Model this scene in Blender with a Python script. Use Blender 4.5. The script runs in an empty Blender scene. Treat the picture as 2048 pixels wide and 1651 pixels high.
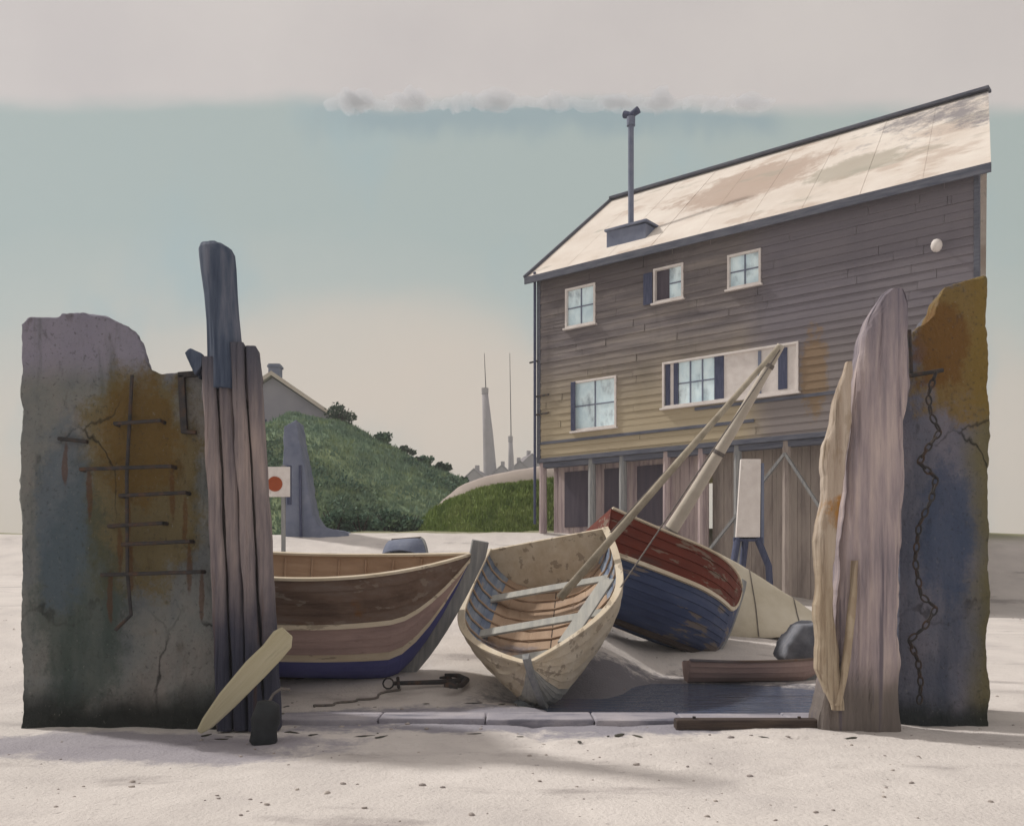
import bpy, bmesh, math, random
from mathutils import Vector, Matrix, noise
random.seed(11)
sc = bpy.context.scene
COL = sc.collection
F, HZ, EYE = 1900.0, 1150.0, 1.6
rad = math.radians
TH = {}

# ------------------------------------------------------------------ helpers
def P(px, py, D):
    return Vector(((px-1024)/F*D, D, EYE+(HZ-py)/F*D))
def S(r, g, b, k=1.0):
    f = lambda c: ((c/255+.055)/1.055)**2.4 if c > 10 else c/255/12.92
    return (f(r)*k, f(g)*k, f(b)*k)
def sm(a, b, x):
    t = min(1, max(0, (x-a)/(b-a))); return t*t*(3-2*t)
def interp(x, xs, ys):
    if x <= xs[0]: return ys[0]
    for i in range(1, len(xs)):
        if x <= xs[i]:
            t = (x-xs[i-1])/(xs[i]-xs[i-1]); return ys[i-1]+(ys[i]-ys[i-1])*t
    return ys[-1]
def fbm(x, y, z=0, o=4):
    return noise.fractal(Vector((x, y, z)), 1.0, 2.0, o)

def ground(x, y):
    off = 3.2*sm(1.1, 2.6, x)
    yy = y-off*(1-sm(16, 27, y))
    z = interp(yy, [-50, 12, 18, 28, 34, 38, 60, 120], [0, 0, 1.0, 1.5, 3.1, 3.3, 3.2, 3.0])
    z -= .8*sm(2.5, 7, x)*sm(15, 22, y)*(1-sm(31, 37, y))
    e = ((x-2.3)/2.5)**2+((y-12.5)/1.95)**2
    z -= .16*(1-sm(.5, 1.2, e+.25*fbm(x*.9, y*.9, 3)))
    return z

class MB:
    def __init__(s): s.v, s.f, s.m = [], [], []
    def add(s, vs, fs, mi=0):
        b = len(s.v); s.v += [tuple(v) for v in vs]
        for f in fs: s.f.append([b+i for i in f]); s.m.append(mi)
    def box(s, x0, x1, y0, y1, z0, z1, mi=0, M=None):
        vs = [Vector((x, y, z)) for z in (z0, z1) for y in (y0, y1) for x in (x0, x1)]
        if M: vs = [M @ v for v in vs]
        s.add(vs, [(0,2,3,1),(4,5,7,6),(0,1,5,4),(2,6,7,3),(0,4,6,2),(1,3,7,5)], mi)
    def bar(s, a, b, w, h, mi=0, up=Vector((0,0,1))):
        a, b = Vector(a), Vector(b); d = (b-a); L = d.length; d.normalize()
        if abs(d.dot(up)) > .99: up = Vector((0,1,0))
        r = d.cross(up).normalized(); u = r.cross(d)
        M = Matrix((r, d, u)).transposed().to_4x4(); M.translation = a
        s.box(-w/2, w/2, 0, L, -h/2, h/2, mi, M)
    def tube(s, pts, rs, n=10, mi=0, cap=True):
        pts = [Vector(p) for p in pts]
        if not hasattr(rs, '__len__'): rs = [rs]*len(pts)
        vs, fs = [], []; prev = None
        for i, p in enumerate(pts):
            t = (pts[min(i+1, len(pts)-1)]-pts[max(i-1, 0)]).normalized()
            if prev is None:
                a = Vector((0,0,1)) if abs(t.z) < .9 else Vector((1,0,0))
                prev = t.cross(a).normalized()
            r = (prev-t*prev.dot(t)).normalized(); prev = r; u = t.cross(r)
            for k in range(n):
                an = 2*math.pi*k/n
                vs.append(p+(r*math.cos(an)+u*math.sin(an))*rs[i])
        for i in range(len(pts)-1):
            for k in range(n):
                k2 = (k+1) % n
                fs.append((i*n+k, i*n+k2, (i+1)*n+k2, (i+1)*n+k))
        if cap:
            fs.append(tuple(range(n-1, -1, -1))); fs.append(tuple((len(pts)-1)*n+k for k in range(n)))
        s.add(vs, fs, mi)
    def prism(s, out, y0, y1, mi=0, skew=0.0):
        """out: (x, z) outline seen from the front; extruded in y"""
        n = len(out)
        vs = [(x, y0, z) for x, z in out]+[(x+skew*(y1-y0), y1, z) for x, z in out]
        fs = [tuple(range(n)), tuple(range(2*n-1, n-1, -1))]
        fs += [((i+1) % n, i, i+n, (i+1) % n+n) for i in range(n)]
        s.add(vs, fs, mi)
    def loft(s, secs, mi=0):
        """list of equal-length vertex loops"""
        n = len(secs[0]); vs = [v for q in secs for v in q]; fs = []
        for i in range(len(secs)-1):
            for k in range(n):
                k2 = (k+1) % n
                fs.append((i*n+k, i*n+k2, (i+1)*n+k2, (i+1)*n+k))
        fs.append(tuple(range(n-1, -1, -1))); fs.append(tuple((len(secs)-1)*n+k for k in range(n)))
        s.add(vs, fs, mi)
    def build(s, name, mats, parent=None, smooth=False, bevel=0, remesh=0, disp=0, dsize=.3, fine=0, jitter=0, recalc=True, loc=None):
        me = bpy.data.meshes.new(name)
        vs = s.v
        if jitter: vs = [tuple(c+random.uniform(-jitter, jitter) for c in v) for v in vs]
        me.from_pydata(vs, [], s.f)
        if not isinstance(mats, (list, tuple)): mats = [mats]
        for m in mats: me.materials.append(m)
        me.polygons.foreach_set('material_index', s.m)
        if recalc:
            bm = bmesh.new(); bm.from_mesh(me); bmesh.ops.recalc_face_normals(bm, faces=bm.faces); bm.to_mesh(me); bm.free()
        if smooth: me.polygons.foreach_set('use_smooth', [True]*len(me.polygons))
        o = bpy.data.objects.new(name, me); COL.objects.link(o)
        if parent: o.parent = parent
        if loc is not None: o.location = loc
        if bevel:
            b = o.modifiers.new('b', 'BEVEL'); b.width = bevel; b.segments = 2; b.limit_method = 'ANGLE'; b.angle_limit = rad(35)
        if remesh:
            r = o.modifiers.new('r', 'REMESH'); r.mode = 'VOXEL'; r.voxel_size = remesh; r.use_smooth_shade = True
        if disp:
            t = bpy.data.textures.new('rough', 'CLOUDS'); t.noise_scale = dsize; t.noise_depth = 4
            d = o.modifiers.new('d', 'DISPLACE'); d.texture = t; d.strength = disp; d.mid_level = .5; d.texture_coords = 'LOCAL'
        if fine:
            t = bpy.data.textures.new('fine', 'CLOUDS'); t.noise_scale = dsize*.2; t.noise_depth = 3
            d = o.modifiers.new('f', 'DISPLACE'); d.texture = t; d.strength = fine; d.mid_level = .5; d.texture_coords = 'LOCAL'
        return o

def ridged(x, z, seed):
    a = abs(noise.noise(Vector((x, z*.35, seed))))
    b_ = noise.noise(Vector((x*2.7, z*.8, seed+9)))
    c = abs(noise.noise(Vector((x*.6+.4*noise.noise(Vector((x*.3, z*.5, seed))), z*.12, seed+20))))
    return -max(0, .16-c)*7*.55+(a*.5+b_*.3)
def timber(mb, secs, seed, amp=.018, freq=16, n=30, step=.07, chip=.012):
    """secs: (xa, xb, z, y, depth) from bottom to top; the front face gets grain ridges and splits"""
    rows = []
    for a, b in zip(secs[:-1], secs[1:]):
        k = max(1, int(abs(b[2]-a[2])/step))
        for q in range(k): rows.append([u+(v-u)*q/k for u, v in zip(a, b)])
    rows.append(list(secs[-1])); loops = []
    for xa, xb, z, y, dp in rows:
        e1 = chip*noise.noise(Vector((z*2.3, seed, 1)))*2+chip*.6*noise.noise(Vector((z*9, seed, 2)))
        e2 = chip*noise.noise(Vector((z*2.1, seed, 3)))*2+chip*.6*noise.noise(Vector((z*8, seed, 4)))
        xa += e1; xb += e2; w = xb-xa; lp = []
        for i in range(n+1):
            f = i/n; x = xa+w*f; edge = (abs(f*2-1))**6
            lp.append(Vector((x, y+edge*min(.06, w*.25)-amp*ridged(x*freq, z*1.6, seed), z)))
        for i in range(1, 7):
            f = i/6; lp.append(Vector((xb-.04*f, y+dp*f-amp*.5*ridged(f*dp*freq, z*1.6, seed+5)*0, z)))
        for i in range(0, 7):
            f = 1-i/6
            if 0 < i: lp.append(Vector((xa+.03*f, y+dp*f+(.0 if f else .002), z)) if f > 0 else Vector((xa-.001, y+.065, z)))
            else: lp.append(Vector((xa+.03, y+dp, z)))
        loops.append(lp)
    mb.loft(loops)
def tag(o, label=None, cat=None, group=None, kind=None):
    if label: o['label'] = label
    if cat: o['category'] = cat
    if group: o['group'] = group
    if kind: o['kind'] = kind
    return o
def thing(name, label, cat, loc=(0,0,0), rotz=0, group=None):
    o = bpy.data.objects.new(name, None); COL.objects.link(o); o.empty_display_size = .2
    o.location = loc; o.rotation_euler = (0, 0, rotz)
    return tag(o, label, cat, group)

# ------------------------------------------------------------------ materials
def mat(name, cols, scale=3, stretch=(1,1,1), rough=.85, bump=.3, bscale=None, bstretch=None, layers=(), big=.25, spec=.25, bdist=.02):
    m = bpy.data.materials.new(name); m.use_nodes = True
    nt = m.node_tree; N = nt.nodes; Lk = nt.links
    b = N['Principled BSDF']; b.inputs['Roughness'].default_value = rough
    b.inputs['Specular IOR Level'].default_value = spec
    tc = N.new('ShaderNodeTexCoord')
    def mapped(st):
        mp = N.new('ShaderNodeMapping'); mp.inputs['Scale'].default_value = st
        Lk.new(tc.outputs['Object'], mp.inputs['Vector']); return mp.outputs[0]
    def nz(st, sc_, det=5, ro=.6):
        n = N.new('ShaderNodeTexNoise'); n.inputs['Scale'].default_value = sc_; n.inputs['Detail'].default_value = det
        n.inputs['Roughness'].default_value = ro
        Lk.new(mapped(st), n.inputs['Vector']); return n.outputs['Fac']
    f = nz(stretch, scale)
    r = N.new('ShaderNodeValToRGB'); e = r.color_ramp.elements
    k = len(cols)
    for i, c in enumerate(cols):
        p = .32+.36*i/max(1, k-1)
        el = e[i] if i < 2 else e.new(p)
        el.position = p; el.color = (*c, 1)
    Lk.new(f, r.inputs[0]); cur = r.outputs[0]
    def mix(fac, a, c, mode='MIX'):
        x = N.new('ShaderNodeMix'); x.data_type = 'RGBA'; x.blend_type = mode
        if isinstance(fac, float): x.inputs['Factor'].default_value = fac
        else: Lk.new(fac, x.inputs['Factor'])
        Lk.new(a, x.inputs['A'])
        if isinstance(c, tuple): x.inputs['B'].default_value = (*c, 1)
        else: Lk.new(c, x.inputs['B'])
        return x.outputs['Result']
    def mth(op, a, b_=None, clamp=False):
        x = N.new('ShaderNodeMath'); x.operation = op; x.use_clamp = clamp
        for i, q in enumerate((a, b_)):
            if q is None: continue
            if isinstance(q, (int, float)): x.inputs[i].default_value = q
            else: Lk.new(q, x.inputs[i])
        return x.outputs[0]
    def rng(v, a, c):
        x = N.new('ShaderNodeMapRange'); x.interpolation_type = 'SMOOTHSTEP'
        x.inputs['From Min'].default_value = a; x.inputs['From Max'].default_value = c
        Lk.new(v, x.inputs['Value']); return x.outputs[0]
    if big:
        g = nz((1,1,1), scale*.23, 3)
        v = mth('ADD', mth('MULTIPLY', g, 2*big), 1-big)
        cc = N.new('ShaderNodeCombineColor')
        for i in range(3): Lk.new(v, cc.inputs[i])
        cur = mix(1.0, cur, cc.outputs[0], 'MULTIPLY')
    sep = None
    for ly in layers:
        kind, colr = ly[0], ly[1]
        if kind == 'noise':                 # scale, lo, hi, amount, stretch
            _, _, s_, lo, hi, am, st = ly
            fac = mth('MULTIPLY', rng(nz(st, s_, 6), lo, hi), am)
        elif kind == 'axis':                # axis, from, to, wobble, wobble scale, amount
            _, _, ax, a, c, wob, ws, am = ly
            if sep is None:
                sep = N.new('ShaderNodeSeparateXYZ'); Lk.new(tc.outputs['Object'], sep.inputs[0])
            q = mth('ADD', sep.outputs[ax], mth('MULTIPLY', mth('SUBTRACT', nz((1,1,.6), ws, 5), .5), wob*2))
            fac = mth('MULTIPLY', rng(q, a, c) if a < c else mth('SUBTRACT', 1.0, rng(q, c, a)), am)
        elif kind == 'crack':               # scale, width, amount, stretch
            _, _, s_, wd, am, st = ly
            vo = N.new('ShaderNodeTexVoronoi'); vo.feature = 'DISTANCE_TO_EDGE'; vo.inputs['Scale'].default_value = s_
            wn = N.new('ShaderNodeTexNoise'); wn.inputs['Scale'].default_value = s_*2.2; wn.inputs['Detail'].default_value = 6; Lk.new(mapped(st), wn.inputs['Vector'])
            wa = N.new('ShaderNodeVectorMath'); wa.operation = 'ADD'; wm = N.new('ShaderNodeVectorMath'); wm.operation = 'SCALE'; wm.inputs['Scale'].default_value = .9/s_*.6
            Lk.new(wn.outputs['Color'], wm.inputs[0]); Lk.new(mapped(st), wa.inputs[0]); Lk.new(wm.outputs[0], wa.inputs[1]); Lk.new(wa.outputs[0], vo.inputs['Vector'])
            fac = mth('MULTIPLY', mth('MULTIPLY', mth('SUBTRACT', 1.0, rng(vo.outputs['Distance'], 0, wd)), rng(nz(st, s_*.8, 3), .45, .6)), am)
        elif kind == 'blob':                # centre, radii, wobble scale, amount
            _, _, ce, ra, ws, am = ly
            mp = N.new('ShaderNodeMapping'); mp.vector_type = 'POINT'
            mp.inputs['Scale'].default_value = [1/q for q in ra]; mp.inputs['Location'].default_value = [-c/q for c, q in zip(ce, ra)]
            Lk.new(tc.outputs['Object'], mp.inputs['Vector'])
            ln = N.new('ShaderNodeVectorMath'); ln.operation = 'LENGTH'; Lk.new(mp.outputs[0], ln.inputs[0])
            q = mth('ADD', ln.outputs['Value'], mth('MULTIPLY', mth('SUBTRACT', nz((1,1,1), ws, 9, .78), .5), 1.9))
            fac = mth('MULTIPLY', mth('SUBTRACT', 1.0, rng(q, .62, 1.0)), am)
        cur = mix(fac, cur, colr)
    Lk.new(cur, b.inputs['Base Color'])
    if bump:
        bn = N.new('ShaderNodeBump'); bn.inputs['Strength'].default_value = bump; bn.inputs['Distance'].default_value = bdist
        Lk.new(nz(bstretch or stretch, bscale or scale*4, 6, .65), bn.inputs['Height']); Lk.new(bn.outputs[0], b.inputs['Normal'])
    return m

GR = (9, 9, .9)       # grain running along z
GX = (.9, 9, 9)       # grain running along x
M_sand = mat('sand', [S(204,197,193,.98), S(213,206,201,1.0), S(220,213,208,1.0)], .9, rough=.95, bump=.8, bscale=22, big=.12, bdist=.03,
             layers=[('noise', S(150,140,140,.75), .5, .56, .72, .55, (1,2.2,1)),
                     ('noise', S(120,112,112,.8), 14, .62, .74, .5, (1,1,1)),
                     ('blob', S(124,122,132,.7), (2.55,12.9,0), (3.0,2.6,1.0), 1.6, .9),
                     ('blob', S(150,148,162,.8), (.4,10.6,0), (3.8,1.3,1.0), 1.3, .85),  # bluish band: the shade between the piers painted into the sand
                     ('blob', S(150,146,162,.78), (-3.6,8.9,0), (2.4,.95,1.0), 1.0, .7),  # mauve patch: shadow before the left pier painted into the sand
                     ('axis', S(150,150,110,.7), 1, 33.5, 36.5, 1.2, .5, .9)])
M_hill = mat('hill_grass', [S(90,114,96,1.15), S(110,130,104,1.15), S(130,142,102,1.15)], .12, rough=.95, bump=.6, bscale=3, big=.2, bdist=.2)
M_bank = mat('bank_grass', [S(104,124,68,.9), S(126,142,78,.9), S(140,152,88,.9)], .5, rough=.95, bump=.6, bscale=4, big=.2, bdist=.1)
M_ramp = mat('gravel', [S(190,176,170,.72), S(205,192,182,.75)], .6, rough=.95, bump=.4, bscale=12, big=.15)
M_conc = mat('old_concrete', [S(92,98,104,1.1), S(116,118,116,1.1), S(128,124,120,1.15)], 1.2, (1,1,.7), bump=.9, bscale=18, big=.3, bdist=.05,
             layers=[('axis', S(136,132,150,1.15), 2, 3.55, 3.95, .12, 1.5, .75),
                     ('noise', S(80,86,84,1.0), 2.2, .5, .68, .7, (1.6,1,.22)),
                     ('blob', S(106,92,52,1.0), (1.25,-.1,2.6), (.8,1.5,1.5), 2.2, .8),
                     ('blob', S(108,82,34,.9), (1.25,-.1,3.0), (.5,1.5,.8), 4.5, .7),
                     ('noise', S(70,52,30,.8), 5, .58, .7, .35, (1,1,.4)),
                     ('blob', S(52,70,64,.95), (.6,-.1,1.3), (.55,1.5,1.6), 1.3, .6),
                     ('blob', S(80,96,112,1.0), (.42,-.1,2.2), (.35,1.5,1.2), 1.2, .6),
                     ('blob', S(92,56,30,.9), (0.71,-.1,2.46), (.035,1.5,.32), 5, .6), ('blob', S(92,56,30,.9), (1.58,-.1,2.46), (.035,1.5,.32), 5, .6), ('blob', S(92,56,30,.9), (1.11,-.1,2.19), (.035,1.5,.32), 5, .6), ('blob', S(92,56,30,.9), (1.71,-.1,2.19), (.035,1.5,.32), 5, .6), ('blob', S(92,56,30,.9), (1.03,-.1,1.88), (.035,1.5,.32), 5, .6), ('blob', S(92,56,30,.9), (1.14,-.1,1.68), (.035,1.5,.32), 5, .6), ('blob', S(92,56,30,.9), (1.76,-.1,1.68), (.035,1.5,.32), 5, .6), ('blob', S(92,56,30,.9), (0.93,-.1,1.37), (.035,1.5,.32), 5, .6), ('blob', S(92,56,30,.9), (1.89,-.1,1.37), (.035,1.5,.32), 5, .6), ('blob', S(92,56,30,.9), (0.45,-.1,2.77), (.035,1.5,.32), 5, .6), 
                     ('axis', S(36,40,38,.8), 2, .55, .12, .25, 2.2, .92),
                     ('noise', S(56,58,58,.9), 26, .56, .7, .5, (1,1,1)), ('noise', S(150,148,142,1.0), 34, .62, .74, .4, (1,1,.7)), ('crack', S(34,34,34,.8), .9, .018, .85, (1,1,.6)),
                     ('noise', S(52,52,48), 9, .6, .75, .5, (1,1,.5))])
M_conc2 = mat('blue_concrete', [S(84,90,108,1.05), S(102,104,118,1.1), S(124,120,130,1.1)], 1.3, (1,1,.6), bump=.9, bscale=18, big=.3, bdist=.05,
             layers=[('noise', S(70,78,96,1.0), 2.2, .5, .68, .6, (1.6,1,.22)),
                     ('axis', S(112,104,62,1.0), 0, .62, .95, .25, 1.5, .8),
                     ('blob', S(132,108,50,1.0), (.7,-.1,4.1), (.75,1.5,.95), 2.2, .85),
                     ('blob', S(116,78,36,.9), (.45,-.1,4.05), (.35,1.5,.6), 4, .7),
                     ('blob', S(62,78,106,1.0), (.5,-.1,2.0), (.4,1.5,.9), 1.5, .7),
                     ('axis', S(44,50,48,.8), 2, .4, .05, .2, 2.5, .9),
                     ('noise', S(56,58,58,.9), 26, .56, .7, .5, (1,1,1)), ('noise', S(150,148,142,1.0), 34, .62, .74, .4, (1,1,.7)), ('crack', S(34,34,34,.8), .9, .018, .85, (1,1,.6)),
                     ('noise', S(60,62,66), 8, .6, .75, .5, (1,1,.5))])
M_pile = mat('pink_pile', [S(98,92,98,1.15), S(128,118,118,1.2), S(150,136,132,1.2)], 1.0, GR, bump=.7, bscale=3, bstretch=(10,10,.6), big=.2,
             layers=[('axis', S(60,68,86,.9), 2, 3.0, 3.95, .3, 2, .8), ('axis', S(58,62,80,.85), 2, 1.9, .7, .5, 2.2, .95),
                     ('noise', S(92,70,58), 1.1, .6, .74, .6, (9,9,.5))])
M_post = mat('tarred_post', [S(54,64,84,1.0), S(76,86,104,1.05), S(104,108,122,1.1)], 1.0, GR, bump=.7, bscale=3, bstretch=(10,10,.6), big=.2)
M_rpile = mat('mauve_pile', [S(122,114,120,1.3), S(148,136,138,1.35), S(172,158,154,1.35)], 1.0, GR, bump=.7, bscale=3, bstretch=(10,10,.5), big=.2,
             layers=[('axis', S(96,90,82), 2, .8, .3, .25, 2, .8), ('noise', S(84,80,94), 1.2, .55, .68, .75, (8,8,.3)), ('axis', S(92,92,108,1.1), 2, 3.3, 4.6, .5, 2, .6)])
M_board = mat('pale_board', [S(168,150,136,.9), S(190,174,158,.9), S(206,192,178,.9)], 1.0, GR, bump=.5, bscale=3, bstretch=(10,10,.6), big=.15,
             layers=[('blob', S(176,120,30,.85), (0,0,2.25), (.5,1,.3), 3, .9), ('axis', S(182,164,124,.8), 2, 2.4, 1.2, .5, 2, .35), ('noise', S(112,98,84), 1.4, .5, .66, .75, (10,10,.45)), ('noise', S(150,132,112), 3, .5, .6, .5, (3,3,1))])
M_iron = mat('rusty_iron', [S(40,42,46), S(58,54,54), S(84,62,48)], 9, rough=.7, bump=.5, bscale=40, big=.2, spec=.4)
M_plank = mat('bleached_plank', [S(190,182,150,.85), S(208,200,174,.85)], 1.0, GX, bump=.5, bscale=3, bstretch=(.6,10,10), big=.15,
              layers=[('noise', S(120,118,104), 1.4, .58, .7, .6, (.6,8,8))])
M_rubber = mat('black_rubber', [S(24,28,32), S(46,50,54)], 6, rough=.6, bump=.4, bscale=20, big=.2, spec=.4)
def wuv(px, py):
    k = (px-1024)/F; u = (34*k-.97)/(.784+.625*k); D = 34-.625*u
    return u, EYE+(HZ-py)/F*D
RUSTU, RUSTZ = wuv(1630, 745)[0], wuv(1630, 745)[1]-5.63
M_wall = mat('dark_boarding', [S(84,79,82,1.4), S(104,98,98,1.45), S(120,113,109,1.45)], 1.0, (.35,1,3.2), rough=.9, bump=.5, bscale=5, bstretch=(.5,6,10), big=.22,
             layers=[('noise', S(72,67,69,1.3), 1.0, .5, .66, .5, (.22,1,4.26)), ('noise', S(140,132,128,1.3), 1.0, .6, .72, .4, (.3,2,4.26)), ('noise', S(70,66,68,1.3), .5, .52, .68, .5, (1.5,1,.5)),
                     ('axis', S(158,146,122,1.3), 2, 4.0, 1.0, .8, .5, .88),
                     ('axis', S(100,96,104,1.35), 0, 7.6, 8.8, .5, .6, .75),
                     ('blob', S(136,106,56,1.1), (RUSTU,0,RUSTZ), (.5,2,1.5), 2.6, .55),
                     ('blob', S(72,65,68,1.3), (2.6,0,6.2), (3.6,2,.9), .8, .55),
                     ('blob', S(76,74,84,1.3), (8.4,0,8.2), (1.0,2,1.3), .9, .55)])
M_under = mat('mauve_boarding', [S(126,112,116,1.25), S(150,136,136,1.3), S(164,150,146,1.3)], 1.0, (6,6,.6), bump=.5, bscale=3, bstretch=(9,9,.6), big=.2)
M_taupe = mat('taupe_boarding', [S(118,108,104,1.25), S(140,130,124,1.3), S(152,142,134,1.3)], 1.0, (4,4,.6), bump=.5, bscale=3, bstretch=(9,9,.6), big=.25)
M_dark = mat('painted_dark', [S(78,72,84,.8), S(96,88,98,.8)], 1.0, (6,6,.6), bump=.3, big=.2)  # dark colour painting the shade within undercroft openings and the window's dark half
M_roof = mat('lime_roof', [S(222,210,198,.92), S(232,222,212,.92), S(240,232,222,.92)], .7, rough=.9, bump=.3, bscale=9, big=.1,
             layers=[('blob', S(186,162,146,.85), (6.6,3.0,9), (3.2,1.7,9), .9, .75), ('blob', S(176,168,152,.85), (10.6,2.0,8), (1.8,1.0,9), 1.2, .7), ('noise', S(190,166,148,.85), .4, .58, .66, .5, (.7,1.3,1)), ('noise', S(176,172,158,.85), .5, .58, .66, .5, (.6,1.5,1)),
                     ('blob', S(138,134,140,.8), (13.2,5.2,4), (4.6,3.2,9), .8, .85)])
M_fascia = mat('grey_trim', [S(78,82,96), S(108,110,120)], 2, GX, bump=.3, big=.2)
M_slate = mat('slate_blue_paint', [S(104,112,134,.95), S(128,134,152,.95)], 2, bump=.3, big=.2)
M_white = mat('white_paint', [S(214,206,202,.95), S(230,224,220,.95)], 4, rough=.6, bump=.2, big=.1, layers=[('noise', S(150,144,140), 8, .62, .74, .5, (1,1,.4))])
M_pane = mat('sky_toned_pane', [S(160,182,192,1.6), S(184,202,208,1.6), S(196,210,214,1.6)], 1.5, (1,1,.6), layers=[('noise', S(96,112,126,1.2), 1.3, .5, .7, .75, (1.2,1,.7))], rough=.12, bump=.08, bscale=2, big=.2, spec=.6)  # pane colour holds the pale sky reflection, patchy with darker noise
M_indigo = mat('indigo_shutter', [S(58,64,88), S(84,88,112)], 3, GR, bump=.3, big=.2)
M_brown = mat('brown_topside', [S(88,70,60,.95), S(112,92,80,.95), S(124,110,102,.95)], 1.3, (.7,3,3), rough=.75, bump=.35, bscale=4, bstretch=(.7,7,7), big=.25,
              layers=[('noise', S(150,138,126,.9), 5, .6, .63, .5, (.35,1.4,1.4)), ('noise', S(128,84,40,.9), 2.0, .6, .7, .6, (1,1,1)), ('axis', S(122,122,130,.95), 0, -.1, -1.2, .5, 1.2, .7)])
M_mauve = mat('mauve_hull', [S(134,114,110,1.25), S(154,132,126,1.25)], 1.3, (.7,3,3), rough=.75, bump=.35, bscale=4, bstretch=(.7,7,7), big=.2,
              layers=[('noise', S(84,72,70), 5, .6, .75, .4, (.5,2,2))])
M_cream = mat('cream_paint', [S(206,190,164,.88), S(222,210,190,.9)], 2, (.7,3,3), rough=.7, bump=.25, big=.15, layers=[('noise', S(140,124,108,.9), 5, .58, .61, .6, (.35,1.4,1.4)), ('noise', S(150,134,112), 6, .6, .74, .4, (.5,2,2))])
M_navy = mat('navy_paint', [S(38,50,86,1.0), S(54,68,104,1.0), S(76,86,116,1.0)], 1.2, (.7,3,3), rough=.6, bump=.3, bscale=4, bstretch=(.7,7,7), big=.3, spec=.4, layers=[('noise', S(132,118,104,.9), 5, .57, .6, .75, (.35,1.4,1.4)), ('noise', S(70,66,62,.8), 2.4, .58, .75, .5, (.3,2.5,2.5))])
M_blue = mat('blue_antifoul', [S(60,62,112,1.2), S(78,80,128,1.2)], 1.2, rough=.75, bump=.3, big=.25)
M_red = mat('oxide_red', [S(96,38,25,.85), S(116,48,31,.9)], 1.5, (.7,3,3), rough=.7, bump=.3, bscale=4, bstretch=(.7,7,7), big=.25, layers=[('noise', S(132,118,104,.9), 5, .57, .6, .75, (.35,1.4,1.4)), ('noise', S(70,66,62,.8), 2.4, .58, .75, .5, (.3,2.5,2.5)), ('noise', S(70,36,28), 5, .6, .74, .4, (.5,2,2))])
M_tan = mat('tan_lining', [S(178,150,126,.85), S(198,172,148,.88)], 1.3, (.7,4,4), rough=.8, bump=.35, bscale=4, bstretch=(.7,7,7), big=.2,
            layers=[('noise', S(90,104,130), .8, .56, .68, .6, (1,1,1))])  # bluish patches stand for shade inside the boat
M_shadelin = mat('shade_blue_lining', [S(84,98,126,1.0), S(124,136,154,1.05), S(166,170,174,1.05)], 1.1, (.7,3,3), rough=.75, bump=.3, bscale=4, bstretch=(.7,7,7), big=.25, layers=[('noise', S(176,156,134,.9), 4, .58, .61, .6, (.35,1.4,1.4))])  # blue-grey paint that carries the shade inside the open boat's upper sides
M_stem = mat('grey_oak', [S(110,112,116,1.2), S(142,142,140,1.2)], 2, GR, bump=.5, bscale=4, big=.2)
M_spar = mat('pale_spar', [S(150,140,124,.9), S(186,176,158,.9)], 4, (1,1,1), bump=.3, big=.15)
M_sill = mat('lavender_stone', [S(140,138,150,.95), S(164,160,168,.95), S(182,176,180,.95)], 1.4, bump=.7, bscale=16, big=.25, layers=[('noise', S(84,86,100), 1.6, .52, .66, .7, (.5,2.5,1)), ('noise', S(110,108,112), 20, .6, .75, .5, (1,1,1))])
M_darkwood = mat('wet_wood', [S(56,48,48), S(86,74,66)], 2, GX, bump=.5, bscale=4, big=.2)
M_greyply = mat('grey_boards', [S(168,168,164,.85), S(190,188,180,.88)], 1.5, GX, bump=.4, bscale=4, bstretch=(.7,8,8), big=.15)
M_sail = mat('cream_canvas', [S(206,196,174,.85), S(222,214,196,.87)], 2, rough=.95, bump=.5, bscale=6, big=.12)
M_sail2 = mat('bleached_pole', [S(196,186,172,.85), S(214,206,194,.87)], 2, rough=.9, bump=.4, bscale=14, big=.15, layers=[('noise', S(150,138,124), 3, .6, .74, .5, (1,1,1))])
M_rock = mat('blue_rock', [S(92,96,106,.95), S(122,124,132,.95), S(140,140,146,.95)], 2.5, bump=.7, bscale=9, big=.3)
M_peb = mat('pebble', [S(150,142,140,.85), S(176,166,160,.85), S(200,190,180,.85)], .8, bump=.3, bscale=20, big=.3)
M_weed = mat('seaweed', [S(40,42,36), S(62,58,44)], 6, rough=.6, bump=.3, big=.2, spec=.4)
M_rope = mat('grey_rope', [S(96,92,92), S(132,124,116)], 20, bump=.6, bscale=90, big=.1)
M_trunk = mat('bark', [S(56,50,46), S(80,72,64)], 6, GR, bump=.5, big=.2)
M_house = mat('lavender_render', [S(156,154,168,.8), S(174,170,180,.82)], .3, bump=.2, big=.15)
M_houseroof = mat('pale_slate', [S(206,194,182,.85), S(220,210,198,.88)], .5, bump=.2, big=.15)
M_brick = mat('far_brick', [S(146,140,146,.9), S(164,158,162,.9)], .3, bump=.1, big=.15)
M_tiles = mat('far_tiles', [S(132,126,132,.85), S(150,142,146,.85)], .3, bump=.1, big=.15)
M_disc = mat('rust_disc', [S(140,62,28,1.0), S(156,74,34,1.0)], 8, rough=.6, bump=.1, big=.15)

def leafmat(name, cols):
    m = mat(name, cols, .9, rough=.8, bump=0, big=.3)
    return m
M_leaf = leafmat('bush_leaves', [S(58,84,72,1.25), S(80,104,86,1.25), S(100,118,88,1.25)])
M_leaf2 = leafmat('pale_leaves', [S(62,84,70,.8), S(88,106,88,.8), S(108,120,96,.8)])
M_blade = leafmat('grass_blades', [S(100,122,60,.95), S(124,144,72,.95), S(142,156,90,.95)])
M_hblade = leafmat('hill_blades', [S(90,114,98,1.25), S(108,128,106,1.25), S(128,142,102,1.25)])

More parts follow.
